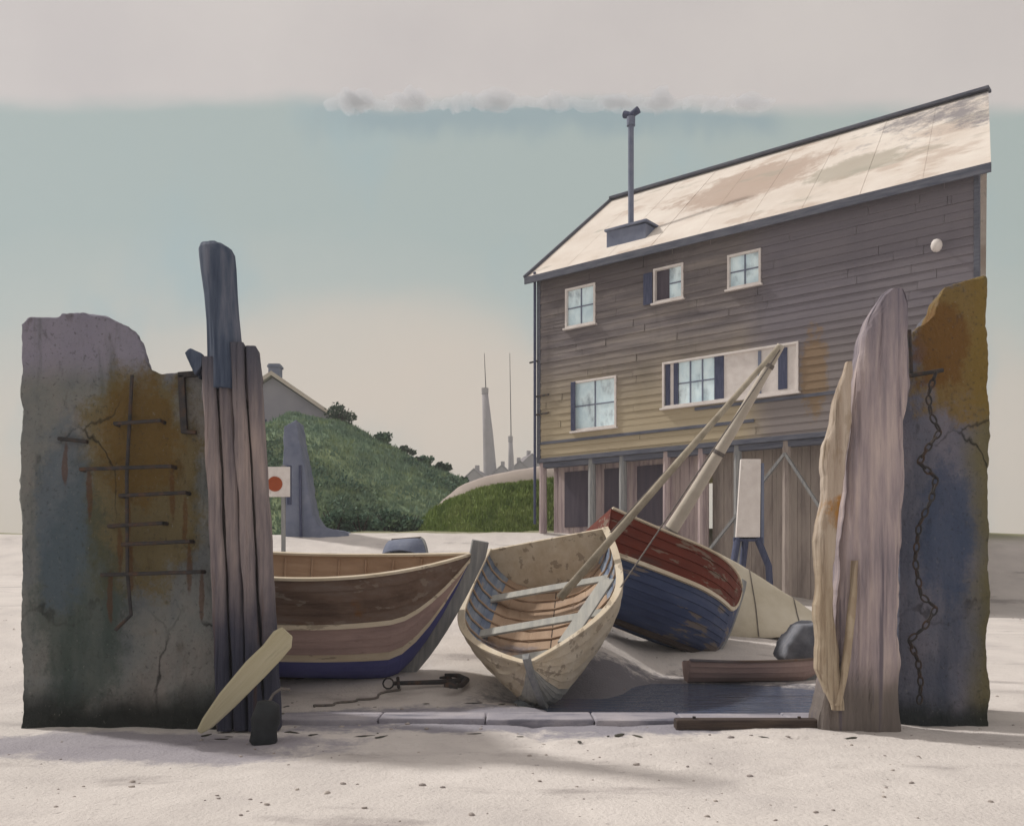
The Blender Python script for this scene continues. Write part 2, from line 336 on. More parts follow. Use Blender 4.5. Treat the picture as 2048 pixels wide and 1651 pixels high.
# water
m = bpy.data.materials.new('pool_water'); m.use_nodes = True; N = m.node_tree.nodes; b = N['Principled BSDF']
b.inputs['Base Color'].default_value = (*S(84,96,120,.9), 1); b.inputs['Roughness'].default_value = .06; b.inputs['IOR'].default_value = 1.33
tc = N.new('ShaderNodeTexCoord'); mp = N.new('ShaderNodeMapping'); mp.inputs['Scale'].default_value = (1.2, 4.5, 1)
nz = N.new('ShaderNodeTexNoise'); nz.inputs['Scale'].default_value = 2.2; nz.inputs['Detail'].default_value = 4
bn = N.new('ShaderNodeBump'); bn.inputs['Strength'].default_value = .5; bn.inputs['Distance'].default_value = .06
L_ = m.node_tree.links
L_.new(tc.outputs['Object'], mp.inputs[0]); L_.new(mp.outputs[0], nz.inputs[0]); L_.new(nz.outputs['Fac'], bn.inputs['Height']); L_.new(bn.outputs[0], b.inputs['Normal'])
M_water = m

# ------------------------------------------------------------------ ground
def grid(name, xs, ys, fz, m, smooth=True):
    mb = MB(); nx = len(xs)
    mb.v = [(x, y, fz(x, y)) for y in ys for x in xs]
    for j in range(len(ys)-1):
        for i in range(nx-1):
            a = j*nx+i; mb.f.append((a, a+1, a+nx+1, a+nx)); mb.m.append(0)
    return mb.build(name, m, smooth=smooth, recalc=False)
def rngf(a, b, st):
    n = max(1, int(round((b-a)/st))); return [a+(b-a)*i/n for i in range(n+1)]
xs = rngf(-450, -60, 40)+rngf(-50, -10, 2.5)+rngf(-8, -5.1, .12)+rngf(-5, 5, .055)+rngf(5.1, 8, .12)+rngf(10, 50, 2.5)+rngf(60, 450, 40)
ys = rngf(-450, -40, 40)+rngf(-30, 2, 2)+rngf(3, 4.4, .12)+rngf(4.5, 12, .055)+rngf(12.1, 20, .12)+rngf(20.3, 40, .35)+rngf(42, 120, 6)+rngf(140, 450, 40)
FP = []
for (x, y, a, n) in ((-2.6, 8.9, .1, 14), (3.3, 7.6, 2.75, 13)):
    for k in range(n):
        sdx = .11 if k % 2 else -.11; x += .55*math.cos(a); y += .55*math.sin(a)*.5; a += random.uniform(-.12, .1)
        FP.append((x-sdx*math.sin(a), y+sdx*math.cos(a), math.cos(a), math.sin(a)))
def gz(x, y):
    z = ground(x, y)
    if 4 < y < 12 and abs(x) < 6:
        for fx, fy, c, s_ in FP:
            dx, dy = x-fx, y-fy
            if abs(dx) < .35 and abs(dy) < .35:
                u = (dx*c+dy*s_)/.15; v = (-dx*s_+dy*c)/.065; e = u*u+v*v
                z += -.028*math.exp(-e*e*.6)+.009*math.exp(-(e-2.6)**2*.7)
        z -= .02*math.exp(-((x-.27-.04*math.sin(y*3))/.07)**2)*sm(8.2, 9.4, y)*(1-sm(10.8, 11.6, y))
    n = 0
    if abs(x) < 60 and -40 < y < 130:
        n = .035*fbm(x*.5, y*.5, 1)+.012*fbm(x*2.2, y*2.2, 5)+.005*fbm(x*9, y*9, 8)
        n += .25*sm(20, 40, y)*fbm(x*.12, y*.12, 9)
    return z+n
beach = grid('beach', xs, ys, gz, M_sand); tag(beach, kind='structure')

# pool
mb = MB(); pts = []
for k in range(48):
    a = 2*math.pi*k/48
    pts.append((2.3+2.75*math.cos(a), 12.5+2.2*math.sin(a), -.045))
mb.add(pts, [tuple(range(48))]); tag(mb.build('water', M_water, recalc=False), kind='structure')

# pebbles and weed lying on the sand
def ico(mb, c, r, sq=(1,1,1), seed=0, sub=1, amp=.25):
    bm = bmesh.new(); bmesh.ops.create_icosphere(bm, subdivisions=sub, radius=1)
    an = random.uniform(0, 6.28); ca, sa = math.cos(an), math.sin(an)
    vs = []
    for v in bm.verts:
        d = 1+amp*noise.noise(v.co*1.6+Vector((seed*3.1, seed*1.7, seed)))*2
        q = Vector((v.co.x*sq[0], v.co.y*sq[1], v.co.z*sq[2]))*r*d
        vs.append(Vector((q.x*ca-q.y*sa, q.x*sa+q.y*ca, q.z))+Vector(c))
    fs = [tuple(v.index for v in f.verts) for f in bm.faces]; bm.free(); mb.add(vs, fs)
mb = MB()
for i in range(900):
    y = 4.5+22*random.random()**1.8; x = random.uniform(-.62, .62)*y
    if fbm(x*.6, y*.6, 4) < -.12 and random.random() < .8: continue
    r = random.choice((.005, .007, .009, .012, .018))*random.uniform(.7, 1.3)*(1+y*.02)
    ico(mb, (x, y, gz(x, y)+r*.15), r, (1.3, 1, .6), i, 1)
tag(mb.build('pebbles', M_peb, smooth=True, recalc=False), 'small grey and tan pebbles scattered over the pale sand', 'pebbles', kind='stuff')
mb = MB()
for i in range(60):
    line = random.choice((10.9, 11.6, 9.4))
    x = random.uniform(-3.2, 3.4); y = line+.25*fbm(x*.7, line, 2)+random.gauss(0, .09)
    z = gz(x, y); r = random.uniform(.012, .045)
    ico(mb, (x, y, z+.004), r, (2.4, .8, .22), i, 1, .4)
tag(mb.build('seaweed', M_weed, recalc=False), 'dark strands of drift weed lying in lines across the sand', 'seaweed', kind='stuff')

# ------------------------------------------------------------------ hill, bank, ramp
RX = [(200, 1120), (340, 1010), (460, 890), (590, 832), (690, 850), (760, 885), (900, 950), (945, 985), (985, 1040), (1010, 1075)]
rX = [P(a, b, 62).x for a, b in RX]; rZ = [P(a, b, 62).z for a, b in RX]
def hz_(x, y):
    zr = interp(x, rX, rZ)
    k = sm(43, 62, y) if y < 62 else 1-sm(62, 84, y)
    z = 2.6+(zr-2.6)*k
    return z+.35*fbm(x*.25, y*.25, 2)*k-.5*(1-k)
hill = grid('hill', rngf(-34, 1, .5), rngf(42, 86, .7), hz_, M_hill); tag(hill, kind='structure')
BX = [(800, 1085), (835, 1058), (870, 1018), (900, 1000), (960, 980), (1070, 962), (1200, 955)]
bX = [P(a, b, 40).x for a, b in BX]; bZ = [P(a, b, 40).z for a, b in BX]
def bz_(x, y):
    zr = interp(x, bX, bZ); k = sm(35.4, 40, y) if y < 40 else 1-sm(40, 45, y)
    return 2.5+(zr-2.5)*k+.12*fbm(x*.6, y*.6, 7)*k-.3*(1-k)
def inside_building(x, y):
    dx, dy = x-.97, y-34.0
    u = dx*.784-dy*.6207; v = dx*.6207+dy*.784
    return u > -.15 and 0 < v < 11
bank = grid('grass_bank', rngf(-6, 5.2, .3), rngf(35.2, 45, .35), bz_, M_bank); tag(bank, kind='structure')
AX = [(815, 1075), (850, 1038), (880, 1003), (920, 970), (980, 950), (1080, 931), (1200, 922)]
aX = [P(a, b, 47).x for a, b in AX]; aZ = [P(a, b, 47).z for a, b in AX]
def az_(x, y):
    zr = interp(x, aX, aZ); k = sm(44, 47, y) if y < 47 else 1-sm(48.5, 54, y)
    return 2.5+(zr-2.5)*k+.08*fbm(x*.6, y*.6, 7)*k-.3*(1-k)
tag(grid('path', rngf(-6.5, 7, .35), rngf(43.6, 54, .35), az_, M_ramp), kind='structure')

def leaf_cluster(mb, c, r, n, size, sq=.75):
    for i in range(n):
        d = Vector((random.gauss(0,1), random.gauss(0,1), random.gauss(0,1))).normalized()*(random.random()**.45)
        p = Vector(c)+Vector((d.x*r, d.y*r, d.z*r*sq))
        a = Vector((random.gauss(0,1), random.gauss(0,1), random.gauss(0,1))).normalized()
        q = a.orthogonal().normalized(); t = a.cross(q); s_ = size*random.uniform(.6, 1.4)
        mb.add([p-q*s_, p+t*s_*.6, p+q*s_, p-t*s_*.6], [(0,1,2,3)])
def blades(name, n, pick, h, w, m, label, cat):
    mb = MB()
    for i in range(n):
        q = pick()
        if q is None: continue
        x, y, z = q
        for k in range(3):
            a = random.uniform(0, math.pi); hh = h*random.uniform(.5, 1.2); dx, dy = w*math.cos(a), w*math.sin(a)
            lx, ly = random.gauss(0, hh*.35), random.gauss(0, hh*.35)
            ox, oy = random.gauss(0, w*2), random.gauss(0, w*2)
            mb.add([(x+ox-dx, y+oy-dy, z-.05), (x+ox+dx, y+oy+dy, z-.05), (x+ox+lx, y+oy+ly, z+hh)], [(0,1,2)])
    o = mb.build(name, m, recalc=False); tag(o, label, cat, kind='stuff'); return o
def pick_bank():
    x, y = random.uniform(-5.2, 3), random.uniform(35.6, 41)
    if inside_building(x, y): return None
    return (x, y, bz_(x, y))
blades('grass', 9000, pick_bank, .15, .035, M_blade, 'bright yellow-green grass growing on the bank beside the timber building', 'grass')
def pick_hill():
    x, y = random.uniform(-22, 0), random.uniform(44, 64)
    z = hz_(x, y)
    return (x, y, z) if z > 2.6 else None
blades('rough_grass', 14000, pick_hill, .22, .06, M_hblade, 'dull blue-green rough grass covering the hillside', 'grass')

def bush(name, base, w, h, label, m, group, n=260, leaf=.09, cat='bush'):
    t = thing(name, label, cat, base, 0, group)
    mb = MB()
    for k in range(5):
        a = k*1.26+random.random(); mb.tube([(0,0,-.2), (math.cos(a)*w*.18, math.sin(a)*w*.18, h*.35), (math.cos(a)*w*.34, math.sin(a)*w*.34, h*.7)], [h*.035, h*.025, h*.012], 5)
    mb.build('stem', M_trunk, t, recalc=False)
    mb = MB()
    for k in range(11):
        a = random.uniform(0, 6.28); rr = w*.42*random.random()**.6
        zz = h*random.uniform(.3, .8)*(1-.35*(rr/(w*.5)))
        leaf_cluster(mb, (math.cos(a)*rr, math.sin(a)*rr, zz), h*random.uniform(.2, .34), n//11*2, leaf, .8)
    mb.build('foliage', m, t, recalc=False)
    return t
mb = MB(); i = 0
while i < 420:
    x, y = random.uniform(-20, -1), random.uniform(45, 60)
    z = hz_(x, y)
    if z < 2.7 or fbm(x*.16+5, y*.16, 3) < .05+.035*(z-3): i += .2; continue
    leaf_cluster(mb, (x, y, z+.12), random.uniform(.3, .75), 34, .09, .55); i += 1
tag(mb.build('scrub', M_leaf, recalc=False), 'dark blue-green scrub in ragged patches over the lower hillside', 'scrub', kind='stuff')
RB = [  # px, width px, height px, label
 (684, 46, 42, 'blue-grey rounded bush standing alone highest on the hill crest', M_leaf2),
 (768, 40, 30, 'bush on the hill crest where the white gap in the ridge ends', M_leaf),
 (808, 44, 26, 'low bush on the hill crest, third from its top', M_leaf2),
 (846, 40, 24, 'low dark bush about halfway down the hill crest', M_leaf),
 (884, 38, 22, 'small bush on the crest just above the pale ramp', M_leaf2),
 (918, 36, 18, 'smallest bush, lowest on the hill crest by the pale path', M_leaf)]
for px, w, h, lb, m in RB:
    x = P(px, 0, 62).x; D = 61.5; bush('bush', (x, D, hz_(x, D)-.25), w/F*D*1.15, h/F*D*1.3, lb, m, 'bushes along the hill crest', 420, .1)
LB = [(612, 1022, 50, 42, 'dark bush at the foot of the hill beside the blue-grey breakwater'),
      (668, 1040, 66, 60, 'broad dark green bush at the hill foot, second from the breakwater'),
      (722, 1048, 60, 48, 'dark green bush at the hill foot in line with the crest bush above'),
      (775, 1060, 54, 50, 'rounded dark bush at the hill foot above the small upturned dinghy'),
      (818, 1064, 50, 48, 'dark bush at the hill foot where the bright grass bank begins')]
for px, py, w, h, lb in LB:
    q = P(px, py, 38.5); z = gz(q.x, q.y); bush('bush', (q.x, q.y, z-.1), w/F*38.5*1.2, h/F*38.5*1.1, lb, M_leaf, 'bushes along the hill foot', 520, .08)

# ------------------------------------------------------------------ left pier
LO = Vector((P(45,0,10).x, 10.0, 0.0))
def LP(px, py, D=10.0):
    return P(px, py, D)-LO
def out2(pts, D, O):
    return [((P(a, b, D)-O).x, (P(a, b, D)-O).z) for a, b in pts]
t = thing('concrete_pier', 'massive mossy concrete pier with stepped rounded top, ochre stain and rows of iron rungs', 'pier', LO)
o1 = out2([(45,1475),(43,800),(45,648),(56,633),(150,628),(215,632),(256,645),(280,668),(291,700),(300,736),(332,748),(370,746),(432,748),(434,1475)], 10, LO)
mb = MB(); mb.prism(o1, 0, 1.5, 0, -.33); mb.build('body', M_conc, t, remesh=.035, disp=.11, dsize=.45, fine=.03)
lad = MB(); 
def staple(mb, a, b, off=.14, r=.021):
    a, b = Vector(a), Vector(b)
    mb.tube([a+Vector((0,.06,0)), a+Vector((0,-off,0)), b+Vector((0,-off,0)), b+Vector((0,.06,0))], r, 8)
lad.tube([LP(268,752)+Vector((0,-.05,0)), LP(262,950)+Vector((0,-.11,0)), LP(264,1145)+Vector((0,-.12,0)), LP(272,1228)+Vector((0,-.13,0)), LP(240,1258)+Vector((0,-.12,0))], .02, 8)
ladder = lad.build('ladder_rail', M_iron, t, recalc=True)
for a, b, y in ((172,352,938),(250,380,990),(228,334,1050),(255,388,1086),(214,410,1146),(240,330,848)):
    mb = MB(); staple(mb, LP(a, y+3), LP(b, y-3)); mb.build('rung', M_iron, ladder)
mb = MB(); staple(mb, LP(122,878), LP(176,884), .05); mb.build('peg', M_iron, t)
mb = MB(); mb.bar(LP(366,752)+Vector((0,-.05,0)), LP(372,862)+Vector((0,-.05,0)), .07, .05); mb.bar(LP(360,752)+Vector((0,-.05,0)), LP(415,748)+Vector((0,-.05,0)), .05, .06); mb.bar(LP(366,864)+Vector((0,-.05,0)), LP(396,866)+Vector((0,-.05,0)), .05, .04)
mb.build('bracket', M_iron, t, bevel=.008)

# fender pile in front of the pier's inner corner
PO = Vector((P(480,0,9.7).x, 9.7, 0)); 
t = thing('fender_pile', 'pinkish grey pile of upright timbers with dark wet foot on the concrete pier\'s inner corner', 'timber pile', PO)
tb = [398, 428, 458, 487, 513]; bt = [430, 462, 495, 526, 557]
for i in range(4):
    secs = []
    for py in (1462, 1290, 1080, 800, (712, 700, 684, 690)[i]):
        f = (1462-py)/(1462-700.); f2 = f**1.15
        xa = (P(bt[i]+(tb[i]-bt[i])*f2, py, 9.7)-PO).x+.006; xb = (P(bt[i+1]+(tb[i+1]-bt[i+1])*f2, py, 9.7)-PO).x-.006
        secs.append((xa, xb, P(0, py, 9.7).z, (0, .03, -.015, .02)[i], .32))
    mb = MB(); timber(mb, secs, i*3.7, .016, 22, 16, .06, .008); mb.build('timber', M_pile, t)
mb = MB(); mb.prism(out2([(386,716),(398,704),(430,716),(462,698),(486,682),(500,688),(506,712),(508,792),(470,800),(430,792),(396,806)], 9.62, PO), .1, .38, 0, -.1)
mb.build('cap', M_pile, t, remesh=.018, disp=.06, dsize=.2, fine=.016)
mb = MB(); mb.prism(out2([(364,700),(374,690),(400,704),(398,728),(384,746),(374,726)], 9.62, PO), .0, .3, 0, -.1); mb.build('spur', M_post, t, remesh=.018, disp=.03, dsize=.2)

t = thing('mooring_post', 'dark slate-blue round-topped post rising from the fender pile\'s cap', 'post', P(449, 700, 9.85))
o = t.location
pts, rs = [], []
for px, py, w in ((452,780,72),(450,700,70),(446,640,66),(442,590,66),(437,540,70),(434,512,70),(430,498,64),(424,489,46),(418,484,12)):
    pts.append(P(px, py, 9.85)-o); rs.append(w/2/F*9.85)
mb = MB(); lps = []
rows = []
for i in range(len(pts)-1):
    k = max(1, int((pts[i+1]-pts[i]).length/.04))
    for q in range(k): rows.append((pts[i].lerp(pts[i+1], q/k), rs[i]+(rs[i+1]-rs[i])*q/k))
rows.append((pts[-1], rs[-1]))
for p, r in rows:
    lp = []
    for k in range(48):
        a = 2*math.pi*k/48; g = 1+.11*ridged(math.cos(a)*2.2+3, p.z*1.5, 31+math.sin(a)*1.4)
        g *= 1-.1*abs(math.sin(2*a))
        lp.append(p+Vector((math.cos(a)*r*g, math.sin(a)*r*g, .015*noise.noise(Vector((math.cos(a)*2, math.sin(a)*2, p.z*3))))))
    lps.append(lp)
mb.loft(lps); mb.build('shaft', M_post, t)

# plank and fender lying at its foot
mb = MB(); a = P(408,1460,9.3); a.z = .03; b_ = P(592,1278,9.52)
L = (b_-a).length
t = thing('leaning_plank', 'bleached cream plank leaning from the sand across the dark foot of the fender pile', 'plank', a)
mb = MB(); mb.loft([[Vector((x,-.028,a_)),Vector((x,.028,a_)),Vector((x,.028,b0)),Vector((x,-.028,b0))] for x,a_,b0 in ((0,.04,.09),(.12,.0,.13),(.4,-.02,.18),(.8,-.03,.21),(L*.8,-.03,.2),(L*.93,-.02,.22),(L,.05,.19))])
d = (b_-a).normalized(); up = Vector((0,-.15,1)); yv = up.cross(d).normalized(); zv = d.cross(yv)
R_ = Matrix((d, yv, zv)).transposed()
o = mb.build('board', M_plank, t, bevel=.012); o.rotation_euler = R_.to_euler()

q = P(527,1440,9.15); q.z = gz(q.x, q.y)
t = thing('rubber_fender', 'short black rubber fender standing on the sand under the leaning plank', 'fender', q)
mb = MB(); pts = [(0,0,-.03),(0.0,0,.02),(.005,0,.12),(.02,.0,.22),(.035,0,.32),(.05,0,.38),(.055,0,.41)]
mb.tube(pts, [.1,.135,.12,.14,.12,.11,.05], 14); mb.build('body', M_rubber, t, smooth=True, disp=.03, dsize=.15)
mb = MB(); mb.tube([(.05,0,.39),(.09,.02,.47),(.16,.05,.52),(.23,.1,.5)], .014, 6); mb.build('rope_tail', M_rope, t)

# ------------------------------------------------------------------ right pier
RO = Vector((P(1800,0,10.2).x, 10.2, 0))
t = thing('concrete_block', 'slate-blue concrete block with mossy orange top behind the pointed pile', 'pier', RO)
o1 = out2([(1792,1475),(1800,800),(1815,690),(1830,655),(1850,646),(1868,624),(1876,592),(1888,574),(1922,562),(1972,554),(1978,800),(1976,1475)], 10.2, RO)
mb = MB(); mb.prism(o1, 0, 1.4, 0, .25); mb.build('body', M_conc2, t, remesh=.035, disp=.1, dsize=.45, fine=.03)
mb = MB(); mb.tube([P(1786,757,10.05)-RO, P(1840,748,10.05)-RO, P(1886,740,10.05)-RO], .022, 8); mb.tube([P(1818,660,10.08)-RO, P(1822,748,10.08)-RO], .025, 8)
mb.build('iron_hook', M_iron, t)

QO = Vector((P(1730,0,9.75).x, 9.75, 0))
t = thing('pointed_pile', 'tall leaning mauve-grey timber pile with pointed worn top and pale lit edge', 'timber pile', QO)
def section(xa, xb, py, D, dep):
    z = P(0, py, D).z; a = (P(xa, py, D)-QO).x; b = (P(xb, py, D)-QO).x; w = b-a; y = D-9.75
    return [Vector((a, y+.08, z)), Vector((a+w*.25, y, z)), Vector((a+w*.72, y-.015, z)), Vector((b, y+.05, z)), Vector((b, y+dep, z)), Vector((a+.03, y+dep, z))]
def wsec(xa, xb, py, D, dep): return ((P(xa,py,D)-QO).x, (P(xb,py,D)-QO).x, P(0,py,D).z, D-9.75, dep)
secs = [wsec(xa, xb, py, 9.75, dp) for xa, xb, py, dp in ((1640,1812,1480,.5),(1650,1806,1400,.48),(1674,1802,1270,.45),(1686,1804,1100,.42),(1700,1812,900,.4),(1714,1822,740,.38),(1724,1824,690,.36),(1742,1823,640,.32),(1756,1819,606,.27),(1766,1812,588,.2),(1780,1806,576,.12))]
mb = MB(); timber(mb, secs, 3.3, .03, 13, 44, .05, .02); mb.build('shaft', M_rpile, t)
secs = [wsec(xa, xb, py, 9.66, dp) for xa, xb, py, dp in ((1664,1688,1420,.2),(1642,1684,1340,.26),(1636,1668,1210,.28),(1640,1676,1060,.28),(1658,1700,880,.26),(1682,1712,752,.2),(1692,1706,722,.12))]
mb = MB(); timber(mb, secs, 7.1, .016, 26, 16, .05, .02); mb.build('edge_board', M_board, t)
secs = [wsec(xa, xb, py, 9.64, .12) for xa, xb, py in ((1672,1686,1410),(1690,1704,1310),(1702,1714,1200),(1712,1718,1120))]
mb = MB(); timber(mb, secs, 8.9, .008, 30, 8, .05, .008); mb.build('edge_sliver', M_board, t)

# chain hanging from the hook
cp = [P(a, b, 9.98) for a, b in ((1872,744),(1856,790),(1862,830),(1880,862),(1852,900),(1838,925),(1872,955),(1862,1000),(1838,1050),(1830,1120),(1842,1190),(1872,1215),(1848,1255),(1818,1280),(1836,1320),(1842,1370),(1836,1425))]
t = thing('iron_chain', 'dark iron chain hanging in kinks down the slate-blue block', 'chain', cp[-1])
mb = MB()
fine = []
for i in range(len(cp)-1):
    n = max(2, int((cp[i+1]-cp[i]).length/.075))
    for k in range(n): fine.append(cp[i].lerp(cp[i+1], k/n))
for i in range(len(fine)-1):
    a, b = fine[i]-cp[-1], fine[i+1]-cp[-1]; d = (b-a).normalized(); c = (a+b)/2
    sd = (d.cross(Vector((0,1,0))) if i % 2 else Vector((0,1,0))).normalized()
    ring = [c+d*.052*math.cos(q)+sd*.028*math.sin(q) for q in [2*math.pi*k/10 for k in range(11)]]
    mb.tube(ring, .011, 5, cap=False)
mb.build('links', M_iron, t, smooth=True)

t = thing('stone_sill', 'long low grey-lavender stone sill lying across the opening between the two piers', 'sill', (0, 10.3, 0))
mb = MB(); x = -2.55
while x < 3.45:
    w_ = random.uniform(.8, 1.3); x1 = min(3.5, x+w_); d1, d2 = random.uniform(-.04,.04), random.uniform(-.05,.05)
    mb.box(x, x1-.012, -.12+d1, .42+d2, -.1, .055+random.uniform(-.012, .012)); x = x1
mb.build('stone', M_sill, t, bevel=.02)
# low timber baulk across the sill
q = P(1350, 1440, 9.95); t = thing('timber_baulk', 'low dark timber baulk lying in front of the stone sill by the pointed pile', 'timber', (q.x, q.y, 0))
mb = MB(); mb.box(0, 1.5, -.08, .1, -.03, .1); mb.build('beam', M_darkwood, t, bevel=.02, disp=0)
for x in (.2, 1.3):
    mb = MB(); mb.tube([(x,0,.09),(x,0,.125)], .018, 8); mb.build('bolt', M_iron, t)

# ------------------------------------------------------------------ boats
class Hull:
    def __init__(s, L, B, H, br=.35, rk=.2, sw=.72): s.L, s.B, s.H, s.br, s.rk, s.sw = L, B, H, br, rk, sw
    def par(s, t):
        b = s.B/2*(max(0, 1-((t-.45)/.55)**2.2) if t > .45 else 1-(1-s.sw)*((.45-t)/.45)**2)
        sh = s.H*(1+(s.br*((t-.4)/.6)**2 if t > .4 else .12*((.4-t)/.4)**2))
        k = 0 if t < 1-s.rk else s.H*(1+s.br)*(max(0, t-1+s.rk)/s.rk)**1.6
        return b, sh, k
    def pt(s, t, u, side, inset=0.0):
        b, sh, k = s.par(t); b = max(0.012, b-inset); a = u*math.pi/2
        k2 = min(sh-.02, k+inset) if inset else k
        return Vector(((t-.5)*s.L, side*b*math.sin(a)**.8, k2+(sh-k2)*(1-math.cos(a))**.9))
def hull_skin(h, u0, u1, nstr, mb, mi=0, nt=26, lap=.012, inset=0.0, t0=0., t1=.995, sides=(1,-1)):
    for sd in sides:
        for j in range(nstr):
            ua = u0+(u1-u0)*j/nstr; ub = u0+(u1-u0)*(j+1)/nstr
            vs = []
            for i in range(nt+1):
                t = t0+(t1-t0)*i/nt
                a = h.pt(t, ua, sd, inset); b = h.pt(t, ub, sd, inset)
                o = Vector((0, sd*lap, -lap*.3)) if lap else Vector((0,0,0))
                vs += [a+o*.15, b+o, b+o*.1] if False else [a+o, b, b+o]
            fs = []
            for i in range(nt):
                k = i*3
                fs.append((k, k+3, k+4, k+1)); 
                if lap: fs.append((k+1, k+4, k+5, k+2))
            mb.add(vs, fs, mi)
def strip(h, u, w, th, mb, out=.02, nt=26, t0=0., t1=.99, sides=(1,-1), up=0.0):
    for sd in sides:
        secs = []
        for i in range(nt+1):
            t = t0+(t1-t0)*i/nt; p = h.pt(t, u, sd)
            y0, y1 = p.y-sd*w, p.y+sd*out
            secs.append([Vector((p.x, y0, p.z-th+up)), Vector((p.x, y1, p.z-th+up)), Vector((p.x, y1, p.z+up)), Vector((p.x, y0, p.z+up))])
        mb.loft(secs)
def boat(name, label, cat, h, loc, yaw, pitch, roll, sc_, bands, inner, gun, stem_m, thwart_m, thwarts=(.2,.45,.7), strakes=9, seat=.62, group=None, stripes=(), ribs=True, transom_m=None, so_=.05, inner2=None):
    t = thing(name, label, cat, loc, 0, group)
    t.rotation_euler = (roll, pitch, yaw); t.scale = (sc_,)*3
    for nm, u0, u1, m in bands:
        mb = MB(); n = max(1, int(round(strakes*(u1-u0)))); hull_skin(h, u0, u1, n, mb)
        mb.build(nm, m, t, recalc=False)
    ul = .52 if inner2 else 1.0
    mb = MB(); hull_skin(h, 0.0, ul, max(2, int(strakes*ul)), mb, lap=.008, inset=.035, t0=.01, t1=.97)
    lin = mb.build('lining', inner, t, recalc=False)
    for tr in [.08+.84*i/11 for i in range(12)]:
        pass
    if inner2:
        mb = MB(); hull_skin(h, ul, 1.0, max(2, int(strakes*.48)), mb, lap=.008, inset=.035, t0=.01, t1=.97); mb.build('upper_lining', inner2, t, recalc=False)  # upper strakes coloured to hold the blue shade inside the boat
    if ribs:
        for i in range(11):
            tr = .06+.8*i/10; rb = MB()
            rb.tube([h.pt(tr, u, -1, .045) for u in (.97,.8,.6,.4,.2)]+[h.pt(tr, 0, 1, .045)]+[h.pt(tr, u, 1, .045) for u in (.2,.4,.6,.8,.97)], .016, 5)
            rb.build('rib', inner, lin, recalc=False)
    mb = MB(); strip(h, 1.0, .07, .035, mb, .03, up=.02); mb.build('gunwale', gun, t, bevel=.006)
    for u, m in stripes:
        mb = MB(); strip(h, u, .01, .06, mb, .026); mb.build('rubbing_strake', m, t)
    # transom
    tm = MB(); n = 12
    ol = [h.pt(0, k/n, -1) for k in range(n, -1, -1)]+[h.pt(0, k/n, 1) for k in range(1, n+1)]
    tm.add([v+Vector((-.015,0,0)) for v in ol]+[v+Vector((.035,0,0)) for v in ol], [tuple(range(len(ol))), tuple(range(2*len(ol)-1, len(ol)-1, -1))]+[(i, i+len(ol), (i+1) % len(ol)+len(ol), (i+1) % len(ol)) for i in range(len(ol))])
    tm.build('transom', transom_m or bands[-1][3], t)
    # stem and keel
    st = MB(); secs = []
    ts = [1-h.rk+h.rk*i/10 for i in range(11)]
    pl = [Vector(((q-.5)*h.L, 0, h.par(q)[2])) for q in ts]; pl.append(pl[-1]+Vector((.02,0,.1*h.H+.04)))
    for i, p in enumerate(pl):
        d = (pl[min(i+1, len(pl)-1)]-pl[max(0, i-1)]).normalized(); nrm = Vector((d.z, 0, -d.x))
        secs.append([p+nrm*so_+Vector((0,-.035,0)), p+nrm*so_+Vector((0,.035,0)), p-nrm*.05+Vector((0,.045,0)), p-nrm*.05+Vector((0,-.045,0))])
    st.loft(secs); st.build('stem', stem_m, t, bevel=.008)
    kl = MB(); kl.box(-h.L/2, (.5-h.rk)*h.L, -.03, .03, -.07, .03); kl.build('keel', M_darkwood, t, bevel=.008)
    for tt in thwarts:
        p = h.pt(tt, seat, 1, .03); zz = p.z
        mb = MB(); mb.box(p.x-.11, p.x+.11, -p.y, p.y, zz-.015, zz+.018); mb.build('thwart', thwart_m, t, bevel=.006)
    return t

# 1: brown smack at the left
h1 = Hull(4.5, 2.0, 1.42, .22, .23)
B1 = boat('fishing_boat', 'big brown wooden fishing boat with cream stripes and blue bottom, bow by the middle boat', 'boat', h1, (-3.04, 13.1, .24), rad(12), rad(3.4), rad(10), 1.06,
     [('bottom', 0, .42, M_blue), ('waterline_band', .42, .49, M_cream), ('lower_hull', .49, .72, M_mauve), ('topside', .72, 1.0, M_brown)], M_tan, M_cream, M_stem, M_greyply, stripes=((.72, M_cream),), strakes=16, so_=.17)
# 2: open boat in the middle, bow to the viewer
h2 = Hull(4.3, 2.2, .74, .1, .12, .85)
B2 = boat('open_boat', 'pale open boat lying bow towards the viewer, tan inside, with a thin leaning mast', 'boat', h2, (.56, 13.517, .58), rad(-95), rad(21), rad(11), 1.05,
     [('bottom', 0, .4, M_greyply), ('topside', .4, 1.0, M_cream)], M_tan, M_cream, M_stem, M_greyply, thwarts=(.22,.5,.74), strakes=9, inner2=M_shadelin)
# 3: navy boat hauled up beside it
h3 = Hull(2.7, 1.6, 1.1, .2, .2, .8)
B3 = boat('heeled_boat', 'navy blue boat with oxide red upper strake, heeled over beside the open boat', 'boat', h3, (2.62, 16.55, ground(2.62, 16.55)+.3), rad(20), rad(20), rad(-26), 1.25,
     [('bottom', 0, .3, M_navy), ('lower_hull', .3, .64, M_navy), ('topside', .64, 1.0, M_red)], M_red, M_cream, M_stem, M_greyply, thwarts=(.25,.55), strakes=12, stripes=((.64, M_cream),))
# low punt in front of the tarpaulin
h4 = Hull(2.3, .75, .3, .25, .25, .6)
q = P(1522, 1350, 14.6)
B4 = boat('punt', 'low brown punt lying flat at the edge of the pool beside the pointed pile', 'boat', h4, (q.x, 14.6, gz(q.x, 14.6)-.03), rad(4), rad(0), rad(-8), 1.0,
     [('hull', 0, 1.0, M_mauve)], M_brown, M_brown, M_stem, M_brown, thwarts=(.3,.65), strakes=5)
